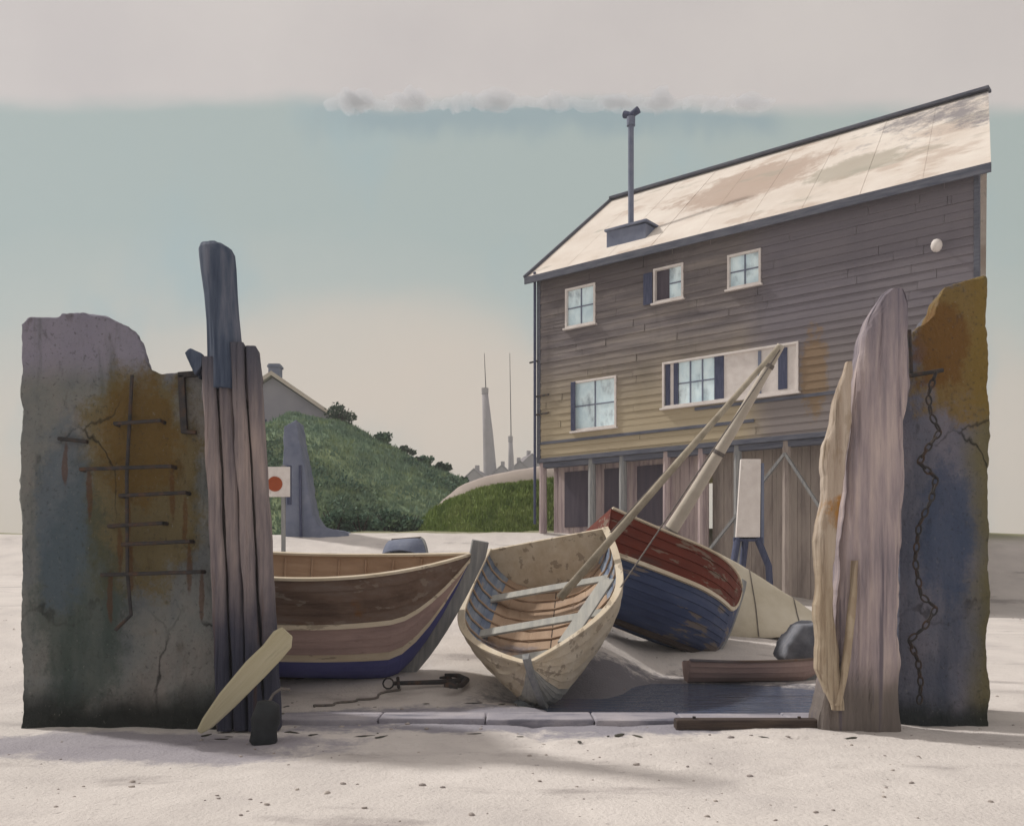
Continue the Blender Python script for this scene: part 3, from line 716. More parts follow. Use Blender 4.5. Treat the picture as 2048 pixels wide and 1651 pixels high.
# upturned dinghy on the bank
h5 = Hull(1.7, .8, .5, .25, .25, .7)
q = P(822, 1100, 31); 
B5 = boat('dinghy', 'small blue-grey dinghy lying upside down on the sand bank below the hill', 'boat', h5, (q.x, 31, gz(q.x, 31)+.5), rad(-35), rad(-2), rad(160), 1.0,
     [('hull', 0, 1.0, M_slate)], M_slate, M_slate, M_stem, M_slate, thwarts=(.4,), strakes=5, ribs=False)

# mast and furled sail of the open boat (built in the boat's own frame)
def into(t, p):
    M = Matrix.LocRotScale(t.location, t.rotation_euler, t.scale); return M.inverted() @ p
bpy.context.view_layer.update()
a, b = P(1120,1195,13.6), P(1557,694,15.4)
mb = MB(); mb.tube([into(B2, a), into(B2, a.lerp(b, .5)), into(B2, b)], [.06,.055,.04], 10); mast = mb.build('mast', M_spar, B2, smooth=True)
a2, b2 = P(1316,1100,16.5), P(1562,690,15.6)
t = thing('pale_spar', 'thick pale spar propped from the navy boat up to the tip of the leaning mast', 'spar', a2)
mb = MB(); pts = []; rs = []
for i in range(31):
    f = i/30; p = a2.lerp(b2, f)-a2; p.z -= .07*math.sin(math.pi*f); pts.append(p); rs.append(.13-.065*f)
mb.tube(pts, rs, 14); mb.build('pole', M_sail2, t, smooth=True)
for f in (.12, .5, .93):
    mb = MB(); k = int(30*f); mb.tube([pts[k]+(pts[k+1]-pts[k])*.0, pts[k]+(pts[k+1]-pts[k])*.5], rs[k]+.012, 14); mb.build('lashing', M_rope, t)
mb = MB(); mb.tube([into(B2, P(1560,700,15.4)), h2.pt(.55, 1, 1)+Vector((0,0,.01))], .011, 6); mb.build('stay', M_rope, mast)
mb = MB(); mb.tube([into(B2, P(1530,722,15.3)), h2.pt(.06, 1, 1)+Vector((0,0,.01))], .009, 6); mb.build('stay', M_rope, mast)
# oar lying along the open boat's side deck
mb = MB(); mb.bar(h2.pt(.86, 1, 1, .13)+Vector((0,0,-.05)), h2.pt(.42, 1, 1, .2)+Vector((0,0,-.06)), .2, .03); mb.build('side_deck', M_greyply, B2, bevel=.006)

for i, (px, D, zt_, lb) in enumerate(((1100, 15.2, 1.0, 'timber chock propping up the open boat from behind'),)):
    q = P(px, 0, D); zg = gz(q.x, D); t = thing('timber_chock', lb, 'timber', (q.x, D, zg))
    mb = MB(); mb.box(-.5, .5, -.1, .1, -.05, .14); mb.build('sole', M_darkwood, t, bevel=.015)
    mb = MB(); mb.box(-.09, .09, -.08, .08, .14, max(.2, zt_-zg)); mb.build('upright', M_stem, t, bevel=.015)
# anchor and rope on the sand below the brown boat
q = P(880,1352,12.6); q.z = gz(q.x, q.y)
t = thing('anchor', 'dark rusty anchor lying on the sand under the brown boat\'s stem', 'anchor', q, rad(8))
mb = MB(); mb.tube([(-.62,0,.06),(.1,0,.07),(.34,.02,.09)], [.028,.034,.04], 8); mb.build('shank', M_iron, t)
mb = MB(); mb.tube([(.1,-.42,.05),(.27,-.25,.05),(.35,0,.09),(.27,.25,.12),(.1,.42,.12)], [.02,.035,.045,.035,.02], 8); mb.build('arm', M_iron, t)
for s_ in (-1, 1):
    mb = MB(); mb.add([(.02,s_*.44,.05),(.2,s_*.42,.02),(.16,s_*.3,.09),(.02,s_*.44,.09),(.2,s_*.42,.06),(.16,s_*.3,.13)], [(0,1,2),(3,5,4),(0,3,4,1),(1,4,5,2),(2,5,3,0)]); mb.build('fluke', M_iron, t)
mb = MB(); mb.tube([(-.55,-.3,.04),(-.55,.3,.1)], .022, 8); mb.build('stock', M_iron, t)
mb = MB(); mb.tube([(-.68+.07*math.cos(k*.63),0,.06+.07*math.sin(k*.63)) for k in range(11)], .012, 6, cap=False); mb.build('ring', M_iron, t)
pts = []
for i in range(30):
    f = i/29; px = 800-180*f; D = 12.5-1.0*f; x = P(px,0,D).x+.05*math.sin(i*.9); y = D+.06*math.sin(i*.5); pts.append(Vector((x, y, gz(x, y)+.015)))
mb = MB(); mb.tube([p-pts[0] for p in pts], .016, 6); o = mb.build('mooring_rope', M_rope, smooth=True); o.location = pts[0]
tag(o, 'grey mooring rope running over the sand from the anchor', 'rope')

# tarpaulin heap and boulder
q = P(1510,1310,19.0)
t = thing('covered_boat', 'boat hauled out under a cream tarpaulin sloping down towards the pointed pile', 'covered boat', (q.x, 19.0, gz(q.x, 19.0)))
t.scale = (1.1,1,1.1)
mb = MB(); nx, ny = 44, 22
for j in range(ny+1):
    for i in range(nx+1):
        u = i/nx; v = j/ny*2-1; x = -2.0+3.45*u; hgt = 1.75*(1-u**1.7)+.1-.35*u*(1-u); w = .95*(1-.55*u**2)
        e = min(1, (u*6)**.6 if u > 0 else 0, (1-u)*9+.05)
        z = (hgt*(1-abs(v)**1.7)*e)*(1+.05*math.sin(v*9+u*4))+.03*fbm(u*6, v*4, 1)
        mb.v.append((x, v*w, z-.06))
for j in range(ny):
    for i in range(nx):
        k = j*(nx+1)+i; mb.f.append((k, k+1, k+nx+2, k+nx+1)); mb.m.append(0)
cov = mb.build('tarpaulin', M_sail, t, smooth=True, recalc=False)
sl = cov.modifiers.new('s', 'SOLIDIFY'); sl.thickness = .012
for u in (.3, .55, .78):
    mb = MB(); pts = []
    for j in range(ny+1):
        v_ = mb; k = j*(nx+1)+int(u*nx); p = cov.data.vertices[k].co; pts.append(Vector((p.x, p.y*1.01, p.z+.014)))
    mb.tube(pts, .01, 5); mb.build('lashing', M_rope, t)
h6 = Hull(2.6, 1.3, .5, .2, .15, .7)
q = P(1602,1305,15.2)
t = thing('boulder', 'angular slate-grey boulder between the tarpaulin and the pointed pile', 'boulder', (q.x, q.y, gz(q.x, q.y)))
mb = MB(); mb.prism([((a-1602)/F*15.2, z) for a, z in ((1556,.33),(1568,.55),(1592,.82),(1630,.86),(1650,.7),(1652,.1),(1640,-.1),(1608,-.1),(1580,.1))], -.35, .35)
mb.build('rock', M_rock, t, remesh=.04, disp=.14, dsize=.35)

# ------------------------------------------------------------------ timber building
ANG = math.atan2(-.625, .784)
BL = Vector((.97, 34.0, 0))
ud = Vector((math.cos(ANG), math.sin(ANG), 0)); vd = Vector((-math.sin(ANG), math.cos(ANG), 0))
FZ = 5.63
def wuv(px, py):
    k = (px-1024)/F
    u = (34*k-.97)/(ud.x-k*ud.y); D = 34+ud.y*u
    return u, EYE+(HZ-py)/F*D
t = BLD = thing('timber_building', 'tall dark boarded boathouse with pale stained roof standing on piles above the beach', 'building', (BL.x, BL.y, FZ), ANG)
WL = wuv(1955, 335)[0]; WH = wuv(1078, 549)[1]-FZ; DEP = 10.8; RISE = 4.3
WIN = []
for (xa, xb, ya, yb) in ((1132,1192,572,652),(1308,1368,532,602),(1456,1523,504,574),(1146,1234,757,858),(1326,1598,704,800)):
    ua, ub = wuv(xa, 0)[0], wuv(xb, 0)[0]; zc = [wuv((xa+xb)/2, y)[1]-FZ for y in (ya, yb)]
    WIN.append((ua, ub, zc[1], zc[0]))
mb = MB(); ch = .235
def lapy(z): f = (z/ch) % 1.0; return -.022*(1-f)-.01
zs = sorted(set([round(i*ch, 4) for i in range(int(WH/ch)+1)]+[WH]+[w[2] for w in WIN]+[w[3] for w in WIN]))
for za, zb in zip(zs[:-1], zs[1:]):
    if zb-za < 1e-3: continue
    cuts = sorted([(w[0], w[1]) for w in WIN if w[2] <= za+1e-4 and w[3] >= zb-1e-4]); spans = []; x = 0.0
    for c in cuts: spans.append((x, c[0])); x = c[1]
    spans.append((x, WL))
    ya = lapy(za+1e-5); yb = lapy(zb-1e-5)
    sp2 = []
    for a, b in spans:
        x = a
        rj = random.Random(int(za/ch+1e-4)*7+3)
        js = sorted(rj.uniform(0, WL) for _ in range(4))
        for q in [j_ for j_ in js if a+.3 < j_ < b-.3]: sp2.append((x, q-.004)); x = q+.004
        sp2.append((x, b))
    for a, b in sp2:
        wob = random.uniform(-.012, .008)
        mb.add([(a,ya+wob,za),(b,ya+wob,za),(b,yb+wob,zb),(a,yb+wob,zb)], [(0,1,2,3)])
        mb.add([(a,ya+wob,za),(b,ya+wob,za),(b,0,za),(a,0,za)], [(3,2,1,0)])
# other walls, plain boards
SK = .222
for x0 in (0.0, WL):
    k_ = SK if x0 else 0
    g = [(x0,0,0),(x0-k_*DEP,DEP,0),(x0-k_*DEP,DEP,WH),(x0-k_*DEP/2,DEP/2,WH+RISE-.05),(x0,0,WH)]; mb.add(g, [(0,1,2,3,4) if x0 else (4,3,2,1,0)])
mb.add([(0,DEP,0),(WL-SK*DEP,DEP,0),(WL-SK*DEP,DEP,WH),(0,DEP,WH)], [(3,2,1,0)])
mb.add([(0,0,0),(WL,0,0),(WL-SK*DEP,DEP,0),(0,DEP,0)], [(3,2,1,0)])
wall = mb.build('wall', M_wall, t, recalc=False)
mb = MB()
for x in (-.06, WL-.08): mb.box(x, x+.14, -.06, .06, -.02, WH)
mb.box(.09, WL-.09, -.075, -.02, -.02, .13); mb.box(.1, 8.2, -.07, -.03, .62, .72); mb.box(6.2, WL-.1, -.07, -.03, 1.18, 1.28)
mb.build('trim_board', M_fascia, t, bevel=.01)
mb = MB(); mb.tube([(-.1,-.12,-2.2),(-.1,-.12,2),(-.1,-.12,WH-.1),(-.05,-.2,WH+.05)], .05, 8); dp = mb.build('drainpipe', M_indigo, t)
for z in (1.7, 2.35, 3.6):
    mb = MB(); mb.bar((-.35 if z > 3 else -.1,-.1,z), (.5 if z < 3 else 0,-.1,z+.02), .05, .05); mb.build('iron_peg', M_iron, t)
# windows
def window(w, kind):
    a, b, z0, z1 = w; f = .07
    fr = MB(); 
    fr.box(a, a+f, -.07, .12, z0, z1); fr.box(b-f, b, -.07, .12, z0, z1); fr.box(a+f, b-f, -.068, .12, z0, z0+f); fr.box(a+f, b-f, -.068, .12, z1-f, z1)
    F_ = fr.build('window', M_white, t, bevel=.008)
    sl_ = MB(); sl_.box(a-.06, b+.06, -.14, -.01, z0-.06, z0-.002); sl_.build('sill', M_white, F_, bevel=.008)
    def pane(x0, x1, m=M_pane, y=.05, nm='pane'):
        p = MB(); p.box(x0, x1, y, y+.03, z0+f, z1-f); p.build(nm, m, F_)
    def bars(x0, x1, nx, nz_):
        g = MB()
        for i in range(1, nx): x = x0+(x1-x0)*i/nx; g.box(x-.02, x+.02, .02, .048, z0+f, z1-f)
        for i in range(1, nz_): z = z0+(z1-z0)*i/nz_; g.box(x0, x1, .022, .046, z-.018, z+.018)
        g.build('glazing_bar', M_slate, F_)
    if kind == 'plain': pane(a+f, b-f); bars(a+f, b-f, 2, 2)
    if kind == 'half': 
        m_ = a+(b-a)*.5; pane(m_, b-f); pane(a+f, m_, M_dark, .07, 'painted_dark_sash'); bars(m_, b-f, 1, 2)  # left half is a dark pane painting the unlit room behind
        s = MB(); s.box(a-.35, a-.02, -.1, -.06, z0, z1-.1); s.build('shutter', M_indigo, F_, bevel=.008)
    if kind == 'shut':
        pane(a+f, b-f); bars(a+f, b-f, 2, 2)
        s = MB(); s.box(a-.02, a+.16, -.12, -.075, z0+.02, z1-.02); s.build('shutter', M_indigo, F_, bevel=.008)
    if kind == 'long':
        W = b-a; q = lambda s_: a+W*s_
        pane(q(.12), q(.4)); bars(q(.12), q(.4), 3, 2)
        pane(q(.02), q(.055), M_indigo, .0, 'shutter'); pane(q(.055), q(.085), M_white, .03, 'post'); pane(q(.085), q(.12), M_indigo, .0, 'shutter')
        pane(q(.4), q(.47), M_indigo, .0, 'shutter')
        pane(q(.47), q(.985), M_white, .02, 'white_panel')
        p = MB(); p.box(q(.86), q(.92), -.02, .018, z0+.14, z1-.12); p.build('shutter', M_indigo, F_)
        p = MB(); p.box(q(.72), q(.74), -.02, .018, z0+.1, z1-.1); p.build('post', M_slate, F_)
window(WIN[0], 'plain'); window(WIN[1], 'half'); window(WIN[2], 'plain'); window(WIN[3], 'shut'); window(WIN[4], 'long')
# lamp on the wall near the right end
u, z = wuv(1880, 500); mb = MB(); mb.tube([(u,-.02,z-FZ+.1),(u,-.3,z-FZ+.16)], .025, 8); ico(mb, (u,-.34,z-FZ+.03), .15, (1,1,1.2), 1, 2, 0); mb.build('lamp', M_white, t, smooth=True)
# roof
OV = .3; sl = RISE/(DEP/2)
def rz(v): return WH+RISE-abs(v-DEP/2)*sl
mb = MB()
for sgn in (0, 1):
    n = 9
    v0, v1 = (-OV, DEP/2) if sgn == 0 else (DEP/2, DEP+OV)
    x0 = -.35
    X = lambda i, v: x0+(WL+.3-SK*v-x0)*i/n
    for i in range(n):
        dz = random.uniform(0, .012); e_ = .004
        top = [(X(i,v0),v0,rz(v0)+.12+dz),(X(i+1,v0)-e_,v0,rz(v0)+.12+dz),(X(i+1,v1)-e_,v1,rz(v1)+.12+dz),(X(i,v1),v1,rz(v1)+.12+dz)]; b = X(i+1,v0); b1 = X(i+1,v1)
        bot = [(x,y,z_-.1) for x,y,z_ in top]
        mb.add(top+bot, [(0,1,2,3),(7,6,5,4),(0,4,5,1),(1,5,6,2),(2,6,7,3),(3,7,4,0)])
        if sgn == 0: # standing batten at each joint
            mb.add([(b-.02,v0,rz(v0)+.12),(b+.02,v0,rz(v0)+.12),(b1+.02,v1,rz(v1)+.12),(b1-.02,v1,rz(v1)+.12),(b-.02,v0,rz(v0)+.136),(b+.02,v0,rz(v0)+.136),(b1+.02,v1,rz(v1)+.136),(b1-.02,v1,rz(v1)+.136)], [(0,1,5,4),(4,5,6,7),(1,2,6,5),(3,0,4,7),(2,3,7,6)])
roof = mb.build('roof', M_roof, t, recalc=False)
mb = MB(); mb.box(-.4, WL+.4, -OV-.06, -OV-.005, rz(-OV)-.12, rz(-OV)+.13)
mb.bar((-.4,-OV,rz(-OV)+.06), (-.4,DEP/2,rz(DEP/2)+.06), .07, .3);
mb.bar((-.4,DEP+OV,rz(-OV)+.06), (-.4,DEP/2,rz(DEP/2)+.06), .07, .3)
mb.build('fascia', M_fascia, roof, bevel=.01)
mb = MB(); mb.bar((-.4,DEP/2,rz(DEP/2)+.17), (WL+.37-SK*DEP/2,DEP/2,rz(DEP/2)+.17), .4, .1); mb.build('ridge_cap', M_fascia, roof, bevel=.02)
# roof hatch with flue: intersect the sight line with the roof plane
def roof_pt(px, py):
    d = P(px, py, 1)-Vector((0,0,EYE)); nloc = Vector((0,-sl,1)).normalized()
    Rm = Matrix.Rotation(ANG, 3, 'Z'); n = Rm @ nloc; p0 = Vector((BL.x, BL.y, FZ))+Rm @ Vector((0,0,rz(0)+.12))
    tt = (p0-Vector((0,0,EYE))).dot(n)/d.dot(n); p = Vector((0,0,EYE))+d*tt
    return Rm.transposed() @ (p-Vector((BL.x, BL.y, FZ)))
q = roof_pt(1250, 488)
mb = MB(); mb.prism([(-.78,-.3),(.78,-.3),(.78,.55),(-.78,.62)], 0, .95); hb = mb.build('roof_hatch', M_slate, t, bevel=.02, loc=(q.x, q.y+.05, q.z))
mb = MB(); mb.box(-.84, .84, -.06, 1.0, .6, .68); mb.build('hatch_lid', M_slate, hb, bevel=.015)
mb = MB(); mb.tube([(-.1,.5,.6),(-.1,.5,4.3)], .1, 10); mb.tube([(-.1,.5,4.25),(-.1,.5,4.55)], .15, 10)
fl = mb.build('flue_pipe', M_slate, hb)
mb = MB(); mb.tube([(-.36,.5,4.72),(-.1,.5,4.62),(.2,.5,4.72)], [.13,.11,.13], 10); mb.build('cowl', M_indigo, fl)
# undercroft: boarding, dark panels painted as shaded openings, piles
mb = MB(); zb = -4.2
for i in range(36):
    x = .25+i*.17; mb.box(x, x+.162, .55+random.uniform(0,.02), .62, zb, -.05)
mb.build('undercroft_boarding', M_under, t)
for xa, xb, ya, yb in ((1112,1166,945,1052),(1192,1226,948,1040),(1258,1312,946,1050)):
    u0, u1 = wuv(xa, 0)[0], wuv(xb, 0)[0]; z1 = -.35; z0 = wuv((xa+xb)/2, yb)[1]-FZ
    mb = MB(); mb.box(u0, u1, .515, .55, z0, z1); mb.build('opening_shade_panel', M_dark, t)  # solid dark panel on the boarding, shade of an opening painted on
mb = MB()
for i in range(60):
    x = 6.38+i*.135
    if x > WL-.1: break
    mb.box(x, x+.13, .8+random.uniform(0,.03), .9, -5.6, -.05)
mb.build('back_boarding', M_taupe, t)
for px in (1082, 1180, 1242, 1330, 1400, 1472, 1570, 1690, 1800, 1935):
    u = wuv(px, 0)[0]; w = Vector((BL.x, BL.y, 0))+ud*u; zg = ground(w.x, w.y)-.5-FZ
    mb = MB(); mb.tube([(u,.12,zg),(u+.02,.1,zg/2),(u,.12,-.02)], [.15,.14,.13], 8); mb.build('pile', random.choice((M_under, M_stem, M_taupe)), t)
for ua, ub, za, zb_ in ((wuv(1400,0)[0], wuv(1570,0)[0], -3.6, -.4),(wuv(1690,0)[0], wuv(1570,0)[0], -3.2, -.4)):
    mb = MB(); mb.bar((ua,.0,za), (ub,.0,zb_), .1, .08); mb.build('brace', M_stem, t)
mb = MB(); mb.box(.1, WL-.1, .02, .3, -.2, -.025); mb.build('floor_beam', M_fascia, t)

# white board on a dark trestle in front of the undercroft
q = P(1497,1170,23.5); q.z = gz(q.x, q.y)
t = thing('trestle_mark', 'white painted board standing on a dark three-legged trestle below the boathouse', 'marker', q)
zt = P(0,1078,23.5).z-q.z; ztop = P(0,918,23.5).z-q.z; s_ = 23.5/F
mb = MB(); mb.prism([(-26*s_,zt),(22*s_,zt),(24*s_,ztop),(-16*s_,ztop)], -.06, .06); mb.build('board', M_white, t, bevel=.015)
mb = MB(); mb.box(22*s_+.03, 22*s_+.1, -.05, .05, zt-.1, ztop-.1); mb.build('batten', M_slate, t)
for pts in ([(-40*s_,-.3,-.1),(-36*s_,-.2,zt*.6),(-22*s_,0,zt+.02)], [(-8*s_,.3,-.1),(-10*s_,.15,zt*.6),(-6*s_,0,zt+.02)], [(40*s_,-.3,-.1),(36*s_,-.2,zt*.65),(18*s_,0,zt+.02)]):
    mb = MB(); mb.tube(pts, [.085,.085,.09], 8); mb.build('leg', M_indigo, t, smooth=True)
mb = MB(); mb.bar((-30*s_,0,zt), (28*s_,0,zt), .12, .1); mb.build('crossbar', M_indigo, t)

# ------------------------------------------------------------------ behind the left pier
q = P(604, 1060, 33.5); z0 = gz(q.x, q.y)
t = thing('breakwater', 'upright blue-grey timber breakwater curving outwards at its foot, beside the disc sign', 'breakwater', (q.x, 33.5, 0))
ol = [(566,1120),(566,950),(566,852),(592,838),(602,890),(614,960),(626,1030),(640,1052),(690,1062),(720,1100),(700,1120)]
mb = MB(); mb.prism([((P(a,b,33.5)-t.location).x, P(a,b,33.5).z) for a, b in ol], 0, 1.2); mb.build('wall', M_slate, t, remesh=.07, disp=.12, dsize=.6)
mb = MB(); mb.bar(P(600,930,33.45)-t.location, P(602,1100,33.45)-t.location, .08, .08); mb.build('guide_post', M_indigo, t)
q = P(552, 1090, 31); z0 = gz(q.x, q.y)
t = thing('disc_sign', 'white board with a rust-red disc on a grey post beside the fender pile', 'sign', (q.x, 31, z0))
O = t.location; c = P(556,963,30.95)-O; w2 = 24/F*31; h2_ = 30/F*31
mb = MB(); mb.box(c.x-w2, c.x+w2, -.04, .0, c.z-h2_, c.z+h2_); bd = mb.build('board', M_white, t, bevel=.01)
c2 = P(549,967,30.9)-O; mb = MB(); mb.tube([(c2.x,-.065,c2.z),(c2.x,-.041,c2.z)], 15/F*31, 24); mb.build('disc', M_disc, bd)
c3 = P(566,1000,31)-O; mb = MB(); mb.box(c3.x-.06, c3.x+.06, .005, .12, -.3, c.z+h2_+.06); mb.build('post', M_stem, t)
c4 = P(577,960,31)-O; mb = MB(); mb.box(c4.x-.05, c4.x+.08, -.02, .1, c.z-h2_-.25, c.z+h2_+.05); mb.build('edge_post', M_indigo, t)
# cottage behind the hill shoulder
q = P(545, 1107, 66); t = thing('cottage', 'lavender-grey cottage with pale roof sloping down behind the hill\'s shoulder', 'house', (q.x, 66, 3.0))
O = t.location; rg = P(545,752,66)-O; ev = P(700,858,66)-O; W_ = ev.x-rg.x
mb = MB(); ez = ev.z
mb.add([(-W_+.4,0,-1),(W_-.4,0,-1),(W_-.4,0,ez+.25),(0,0,rg.z-.1),(-W_+.4,0,ez+.25),(-W_+.4,7,-1),(W_-.4,7,-1),(W_-.4,7,ez+.25),(0,7,rg.z-.1),(-W_+.4,7,ez+.25)], [(0,1,2,3,4),(9,8,7,6,5),(0,5,6,1),(1,6,7,2),(4,9,5,0)])
mb.build('wall', M_house, t)
mb = MB()
for s_ in (-1, 1):
    mb.add([(0,-.4,rg.z),(s_*W_,-.4,ez),(s_*W_,7.4,ez),(0,7.4,rg.z),(0,-.4,rg.z+.3),(s_*W_,-.4,ez+.3),(s_*W_,7.4,ez+.3),(0,7.4,rg.z+.3)], [(0,1,2,3),(4,5,6,7),(0,1,5,4),(1,2,6,5),(2,3,7,6)])
rf = mb.build('roof', M_houseroof, t)
mb = MB(); mb.box(-.55, .25, 1.0, 1.8, rg.z-1, rg.z+1.1); mb.box(-.62, .32, .93, 1.87, rg.z+.85, rg.z+1.0); mb.build('chimney', M_slate, rf)
mb = MB(); mb.box(-1.1, -.4, -.04, .05, rg.z-4.4, rg.z-3); mb.build('window', M_indigo, t)

# distant town above the path
def stack(px, pyb, pyt, wb, wt, D, label, top=0):
    b = P(px, pyb, D); t = thing('chimney_stack', label, 'chimney', (b.x, D, 0), 0, 'far chimney stacks')
    zt_ = P(0, pyt, D).z; mb = MB(); r0, r1 = wb/2/F*D, wt/2/F*D; lx = P(px-top, 0, D).x-b.x
    mb.tube([(0,0,0),(0,0,b.z-2),(lx*.5,0,(b.z+zt_)/2),(lx,0,zt_-1.2)], [r0,r0,(r0+r1)/2,r1], 14); mb.build('shaft', M_brick, t, smooth=True)
    mb = MB(); mb.tube([(lx,0,zt_-1.6),(lx,0,zt_)], [r1*1.15,r1*1.2], 14); mb.build('cap', M_brick, t)
    if top:
        mb = MB(); mb.tube([(lx+r1*.3,0,zt_-.5),(lx-.2,0,P(0,706,D).z)], [.18,.08], 6); mb.build('lightning_rod', M_iron, t)
stack(982, 960, 776, 30, 12, 260, 'tall tapering grey chimney stack with thin rod, tallest thing on the far skyline', 12)
stack(1023, 955, 872, 14, 8, 260, 'short grey chimney stack beside the tall one on the far skyline', 2)
for i, (px, w, hgt, lb) in enumerate(((948, 40, 938, 'lowest grey far house, left of the tall chimney stack'), (1004, 36, 930, 'grey far house between the two chimney stacks'), (1040, 30, 922, 'grey far house just beyond the short chimney stack'), (1064, 38, 908, 'tallest grey far house, next to the boathouse corner'))):
    D = 250+6*i; b = P(px, 975, D); t = thing('far_house', lb, 'house', (b.x, D, 0), rad(-12+9*i), 'far houses on the skyline')
    w2 = w/2/F*D; zt_ = P(0, hgt, D).z; ze = zt_-w2*.9
    mb = MB(); mb.prism([(-w2,0),(w2,0),(w2,ze),(0,zt_-.15),(-w2,ze)], 0, 9); mb.build('wall', M_brick, t)
    mb = MB()
    for s_ in (-1, 1): mb.add([(0,-.3,zt_),(s_*w2*1.1,-.3,ze-.2),(s_*w2*1.1,9.3,ze-.2),(0,9.3,zt_),(0,-.3,zt_+.3),(s_*w2*1.1,-.3,ze+.1),(s_*w2*1.1,9.3,ze+.1),(0,9.3,zt_+.3)], [(0,1,2,3),(4,5,6,7),(0,1,5,4),(1,2,6,5),(2,3,7,6)])
    rf = mb.build('roof', M_tiles, t)
    mb = MB(); mb.box(-.5, .5, 3, 4, zt_-1, zt_+1.4); mb.build('chimney', M_brick, rf)

# ------------------------------------------------------------------ clouds
mc = bpy.data.materials.new('cloud_vapour'); mc.use_nodes = True; N = mc.node_tree.nodes; N.remove(N['Principled BSDF'])
pv = N.new('ShaderNodeVolumePrincipled'); pv.inputs['Color'].default_value = (.86,.9,.98,1); pv.inputs['Density'].default_value = .028; pv.inputs['Anisotropy'].default_value = .2
mc.node_tree.links.new(pv.outputs[0], N['Material Output'].inputs['Volume'])
CL = [(712,42,44,'domed grey cloud with the darkest underside, leftmost of the row'),(822,56,40,'wide grey cloud second from the left in the row'),(985,60,40,'widest rounded cloud, third from the left in the row'),
      (1106,40,34,'small ragged cloud in the middle of the row, fourth from the left'),(1232,46,30,'low cloud just left of the top of the roof flue'),(1322,34,44,'narrow cloud just right of the top of the roof flue'),(1498,54,32,'palest low cloud, rightmost of the row above the roof slope')]
for i, (px, w, h, lb) in enumerate(CL):
    D = 1500.; b = P(px, 212, D); k = D/F
    t = tag(bpy.data.objects.new('cloud', bpy.data.meshes.new('cloud')), lb, 'cloud', 'row of small clouds')
    mb = MB(); rr = random.Random(i)
    for j in range(9):
        f = j/8*2-1; hh = h*k*(1-abs(f)**1.6*.8)*rr.uniform(.7, 1.12)
        ico(mb, (f*w*k*.8+rr.uniform(-3,3), rr.uniform(-8,8), hh*.32), hh*.5, (1.3,1,1.05), i*9+j, 2, .45)
    ico(mb, (0, 0, 4), w*k*.55, (1.5,.7,.16), i, 2, .2)
    o = mb.build('cloud', mc, remesh=2.2, recalc=False, loc=b); tag(o, lb, 'cloud', 'row of small clouds')
    bpy.data.objects.remove(t)
mb = MB(); rr = random.Random(5); b = P(1100, 208, 1520.)
for j in range(40):
    f = j/39*2-1; ico(mb, (f*345, rr.uniform(-6,6), rr.uniform(-2,3)), rr.uniform(7,13), (2.6,1,.75), j, 2, .3)
o = mb.build('cloud', mc, remesh=2.4, recalc=False, loc=b); tag(o, 'long thin flat cloud bank under the row of small clouds', 'cloud')

hz = bpy.data.materials.new('haze'); hz.use_nodes = True; N = hz.node_tree.nodes; N.remove(N['Principled BSDF'])
pv = N.new('ShaderNodeVolumePrincipled'); pv.inputs['Color'].default_value = (.86,.88,.9,1); pv.inputs['Density'].default_value = .0014
hz.node_tree.links.new(pv.outputs[0], N['Material Output'].inputs['Volume'])
mb = MB(); mb.box(-470, 470, -470, 470, -2, 42); tag(mb.build('haze', hz), kind='stuff')
# ------------------------------------------------------------------ camera, sun, sky
cam = bpy.data.cameras.new('camera'); co = bpy.data.objects.new('camera', cam); COL.objects.link(co)
co.location = (0, 0, EYE); co.rotation_euler = (rad(90), 0, 0)
cam.sensor_width = 36; cam.lens = 36*F/2048; cam.shift_y = (HZ-825.5)/2048; cam.clip_end = 5000
sc.camera = co
EL, AZ = rad(44), rad(-62)      # azimuth from +Y, clockwise: the sun stands left and a little behind the scene
sd = Vector((math.sin(AZ)*math.cos(EL), math.cos(AZ)*math.cos(EL), math.sin(EL)))
sun = bpy.data.lights.new('sun', 'SUN'); sun.energy = 2.0; sun.angle = rad(4); sun.color = (1, .96, .9)
so = bpy.data.objects.new('sun', sun); COL.objects.link(so); so.rotation_euler = (-sd).to_track_quat('-Z', 'Y').to_euler(); so.location = (-20, 10, 30)
w = bpy.data.worlds.new('World'); sc.world = w; w.use_nodes = True
nt = w.node_tree; N = nt.nodes; Lk = nt.links; bg = N['Background']; bg.inputs['Strength'].default_value = .1
sky = N.new('ShaderNodeTexSky'); sky.sky_type = 'NISHITA'; sky.sun_disc = False; sky.sun_elevation = EL; sky.sun_rotation = AZ
tc = N.new('ShaderNodeTexCoord'); sp = N.new('ShaderNodeSeparateXYZ'); Lk.new(tc.outputs['Generated'], sp.inputs[0])
def mth(op, a, b=None):
    x = N.new('ShaderNodeMath'); x.operation = op
    for i, q in enumerate((a, b)):
        if q is None: continue
        if isinstance(q, (int, float)): x.inputs[i].default_value = q
        else: Lk.new(q, x.inputs[i])
    return x.outputs[0]
yy = mth('MAXIMUM', sp.outputs[1], .02)
tz = mth('DIVIDE', sp.outputs[2], yy); tx = mth('DIVIDE', sp.outputs[0], yy)      # the cloud layer seen in perspective
cv = N.new('ShaderNodeCombineXYZ'); Lk.new(tx, cv.inputs[0]); Lk.new(tz, cv.inputs[1])
def noise_(s, st=(1,1,1), det=5):
    mp = N.new('ShaderNodeMapping'); mp.inputs['Scale'].default_value = st; Lk.new(cv.outputs[0], mp.inputs[0])
    n = N.new('ShaderNodeTexNoise'); n.inputs['Scale'].default_value = s; n.inputs['Detail'].default_value = det; Lk.new(mp.outputs[0], n.inputs['Vector']); return n.outputs['Fac']
n1 = noise_(3.0, (1, 1.6, 1)); n2 = noise_(26, (1, .5, 1))
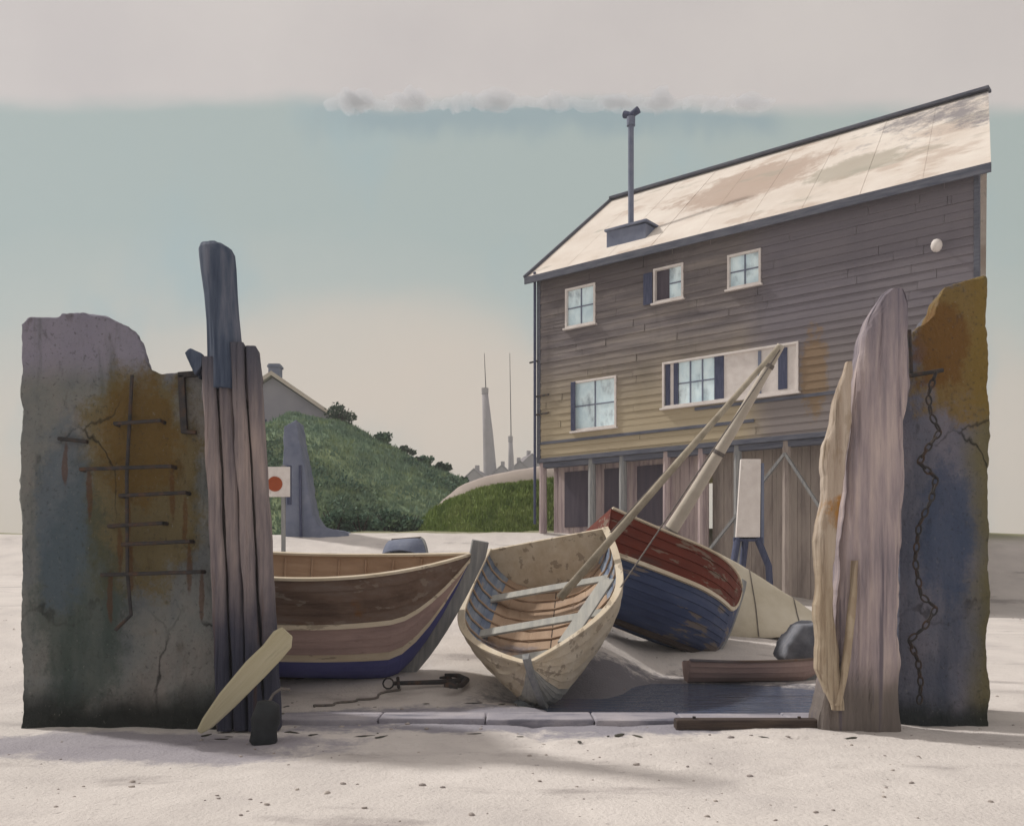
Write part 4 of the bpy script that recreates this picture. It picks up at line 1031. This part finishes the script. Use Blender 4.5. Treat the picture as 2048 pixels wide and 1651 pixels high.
tw = mth('ADD', tz, mth('MULTIPLY', mth('SUBTRACT', n1, .5), .26))
EXPO = .55
G = 10/2**EXPO
cr = N.new('ShaderNodeValToRGB'); els = cr.color_ramp.elements
stops = [(.0, S(214,199,181)), (.1, S(216,200,182)), (.19, S(207,196,180)), (.27, S(186,190,180)), (.36, S(174,184,176)), (1.0, S(174,183,175))]
for i, (p, c) in enumerate(stops):
    e = els[i] if i < 2 else els.new(p)
    e.position = p; e.color = (*c, 1)
Lk.new(tw, cr.inputs[0])
def mr(v, a, b):
    x = N.new('ShaderNodeMapRange'); x.interpolation_type = 'SMOOTHSTEP'; x.inputs['From Min'].default_value = a; x.inputs['From Max'].default_value = b; Lk.new(v, x.inputs['Value']); return x.outputs[0]
def mixc(f, a, c):
    x = N.new('ShaderNodeMix'); x.data_type = 'RGBA'; Lk.new(f, x.inputs['Factor'])
    for k, q in (('A', a), ('B', c)):
        if isinstance(q, tuple): x.inputs[k].default_value = (*q, 1)
        else: Lk.new(q, x.inputs[k])
    return x.outputs['Result']
edge = mth('ADD', tz, mth('MULTIPLY', mth('SUBTRACT', noise_(3.5, (1,2.5,1), 9), .5), .07))
veil = mr(edge, .482, .506)
virga = mth('MULTIPLY', mth('MULTIPLY', mr(mth('ADD', tz, mth('MULTIPLY', mth('SUBTRACT', n2, .5), .06)), .45, .482), mth('SUBTRACT', 1.0, veil)), mth('MULTIPLY', mr(mth('ADD', tx, mth('MULTIPLY', mth('SUBTRACT', n2, .5), .1)), -.24, -.14), mth('SUBTRACT', 1.0, mr(tx, .26, .3))))
wash = mr(noise_(5.5, (1.3,1,1), 6), .5, .72)
col0 = mixc(mth('MULTIPLY', wash, .8), cr.outputs[0], S(167,184,182))
gx = mth('DIVIDE', mth('SUBTRACT', tx, -.13), .3); gy = mth('DIVIDE', mth('SUBTRACT', tz, .2), .11)
gl = mth('ADD', mth('ADD', mth('MULTIPLY', gx, gx), mth('MULTIPLY', gy, gy)), mth('MULTIPLY', mth('SUBTRACT', noise_(6, (1,1,1), 6), .5), 1.4))
col0 = mixc(mth('MULTIPLY', mth('SUBTRACT', 1.0, mr(gl, .1, 1.1)), .6), col0, S(222,203,182))
col = mixc(mth('MULTIPLY', virga, .6), col0, S(142,160,164))
high = N.new('ShaderNodeValToRGB'); high.color_ramp.elements[0].position = .3; high.color_ramp.elements[1].position = .7
high.color_ramp.elements[0].color = (*S(205,195,188), 1); high.color_ramp.elements[1].color = (*S(217,207,198), 1); Lk.new(noise_(4), high.inputs[0])
col = mixc(veil, col, high.outputs[0])
back = mr(sp.outputs[1], .1, .0)
col = mixc(mth('SUBTRACT', 1.0, mr(sp.outputs[1], .0, .12)), col, S(206,198,190))
vm = N.new('ShaderNodeVectorMath'); vm.operation = 'SCALE'; vm.inputs['Scale'].default_value = G; Lk.new(col, vm.inputs[0])
fin = N.new('ShaderNodeMix'); fin.data_type = 'RGBA'; fin.inputs['Factor'].default_value = .9; Lk.new(sky.outputs[0], fin.inputs['A']); Lk.new(vm.outputs[0], fin.inputs['B'])
Lk.new(fin.outputs['Result'], bg.inputs['Color'])
sc.view_settings.view_transform = 'Standard'; sc.view_settings.look = 'None'; sc.view_settings.exposure = EXPO; sc.view_settings.gamma = 1
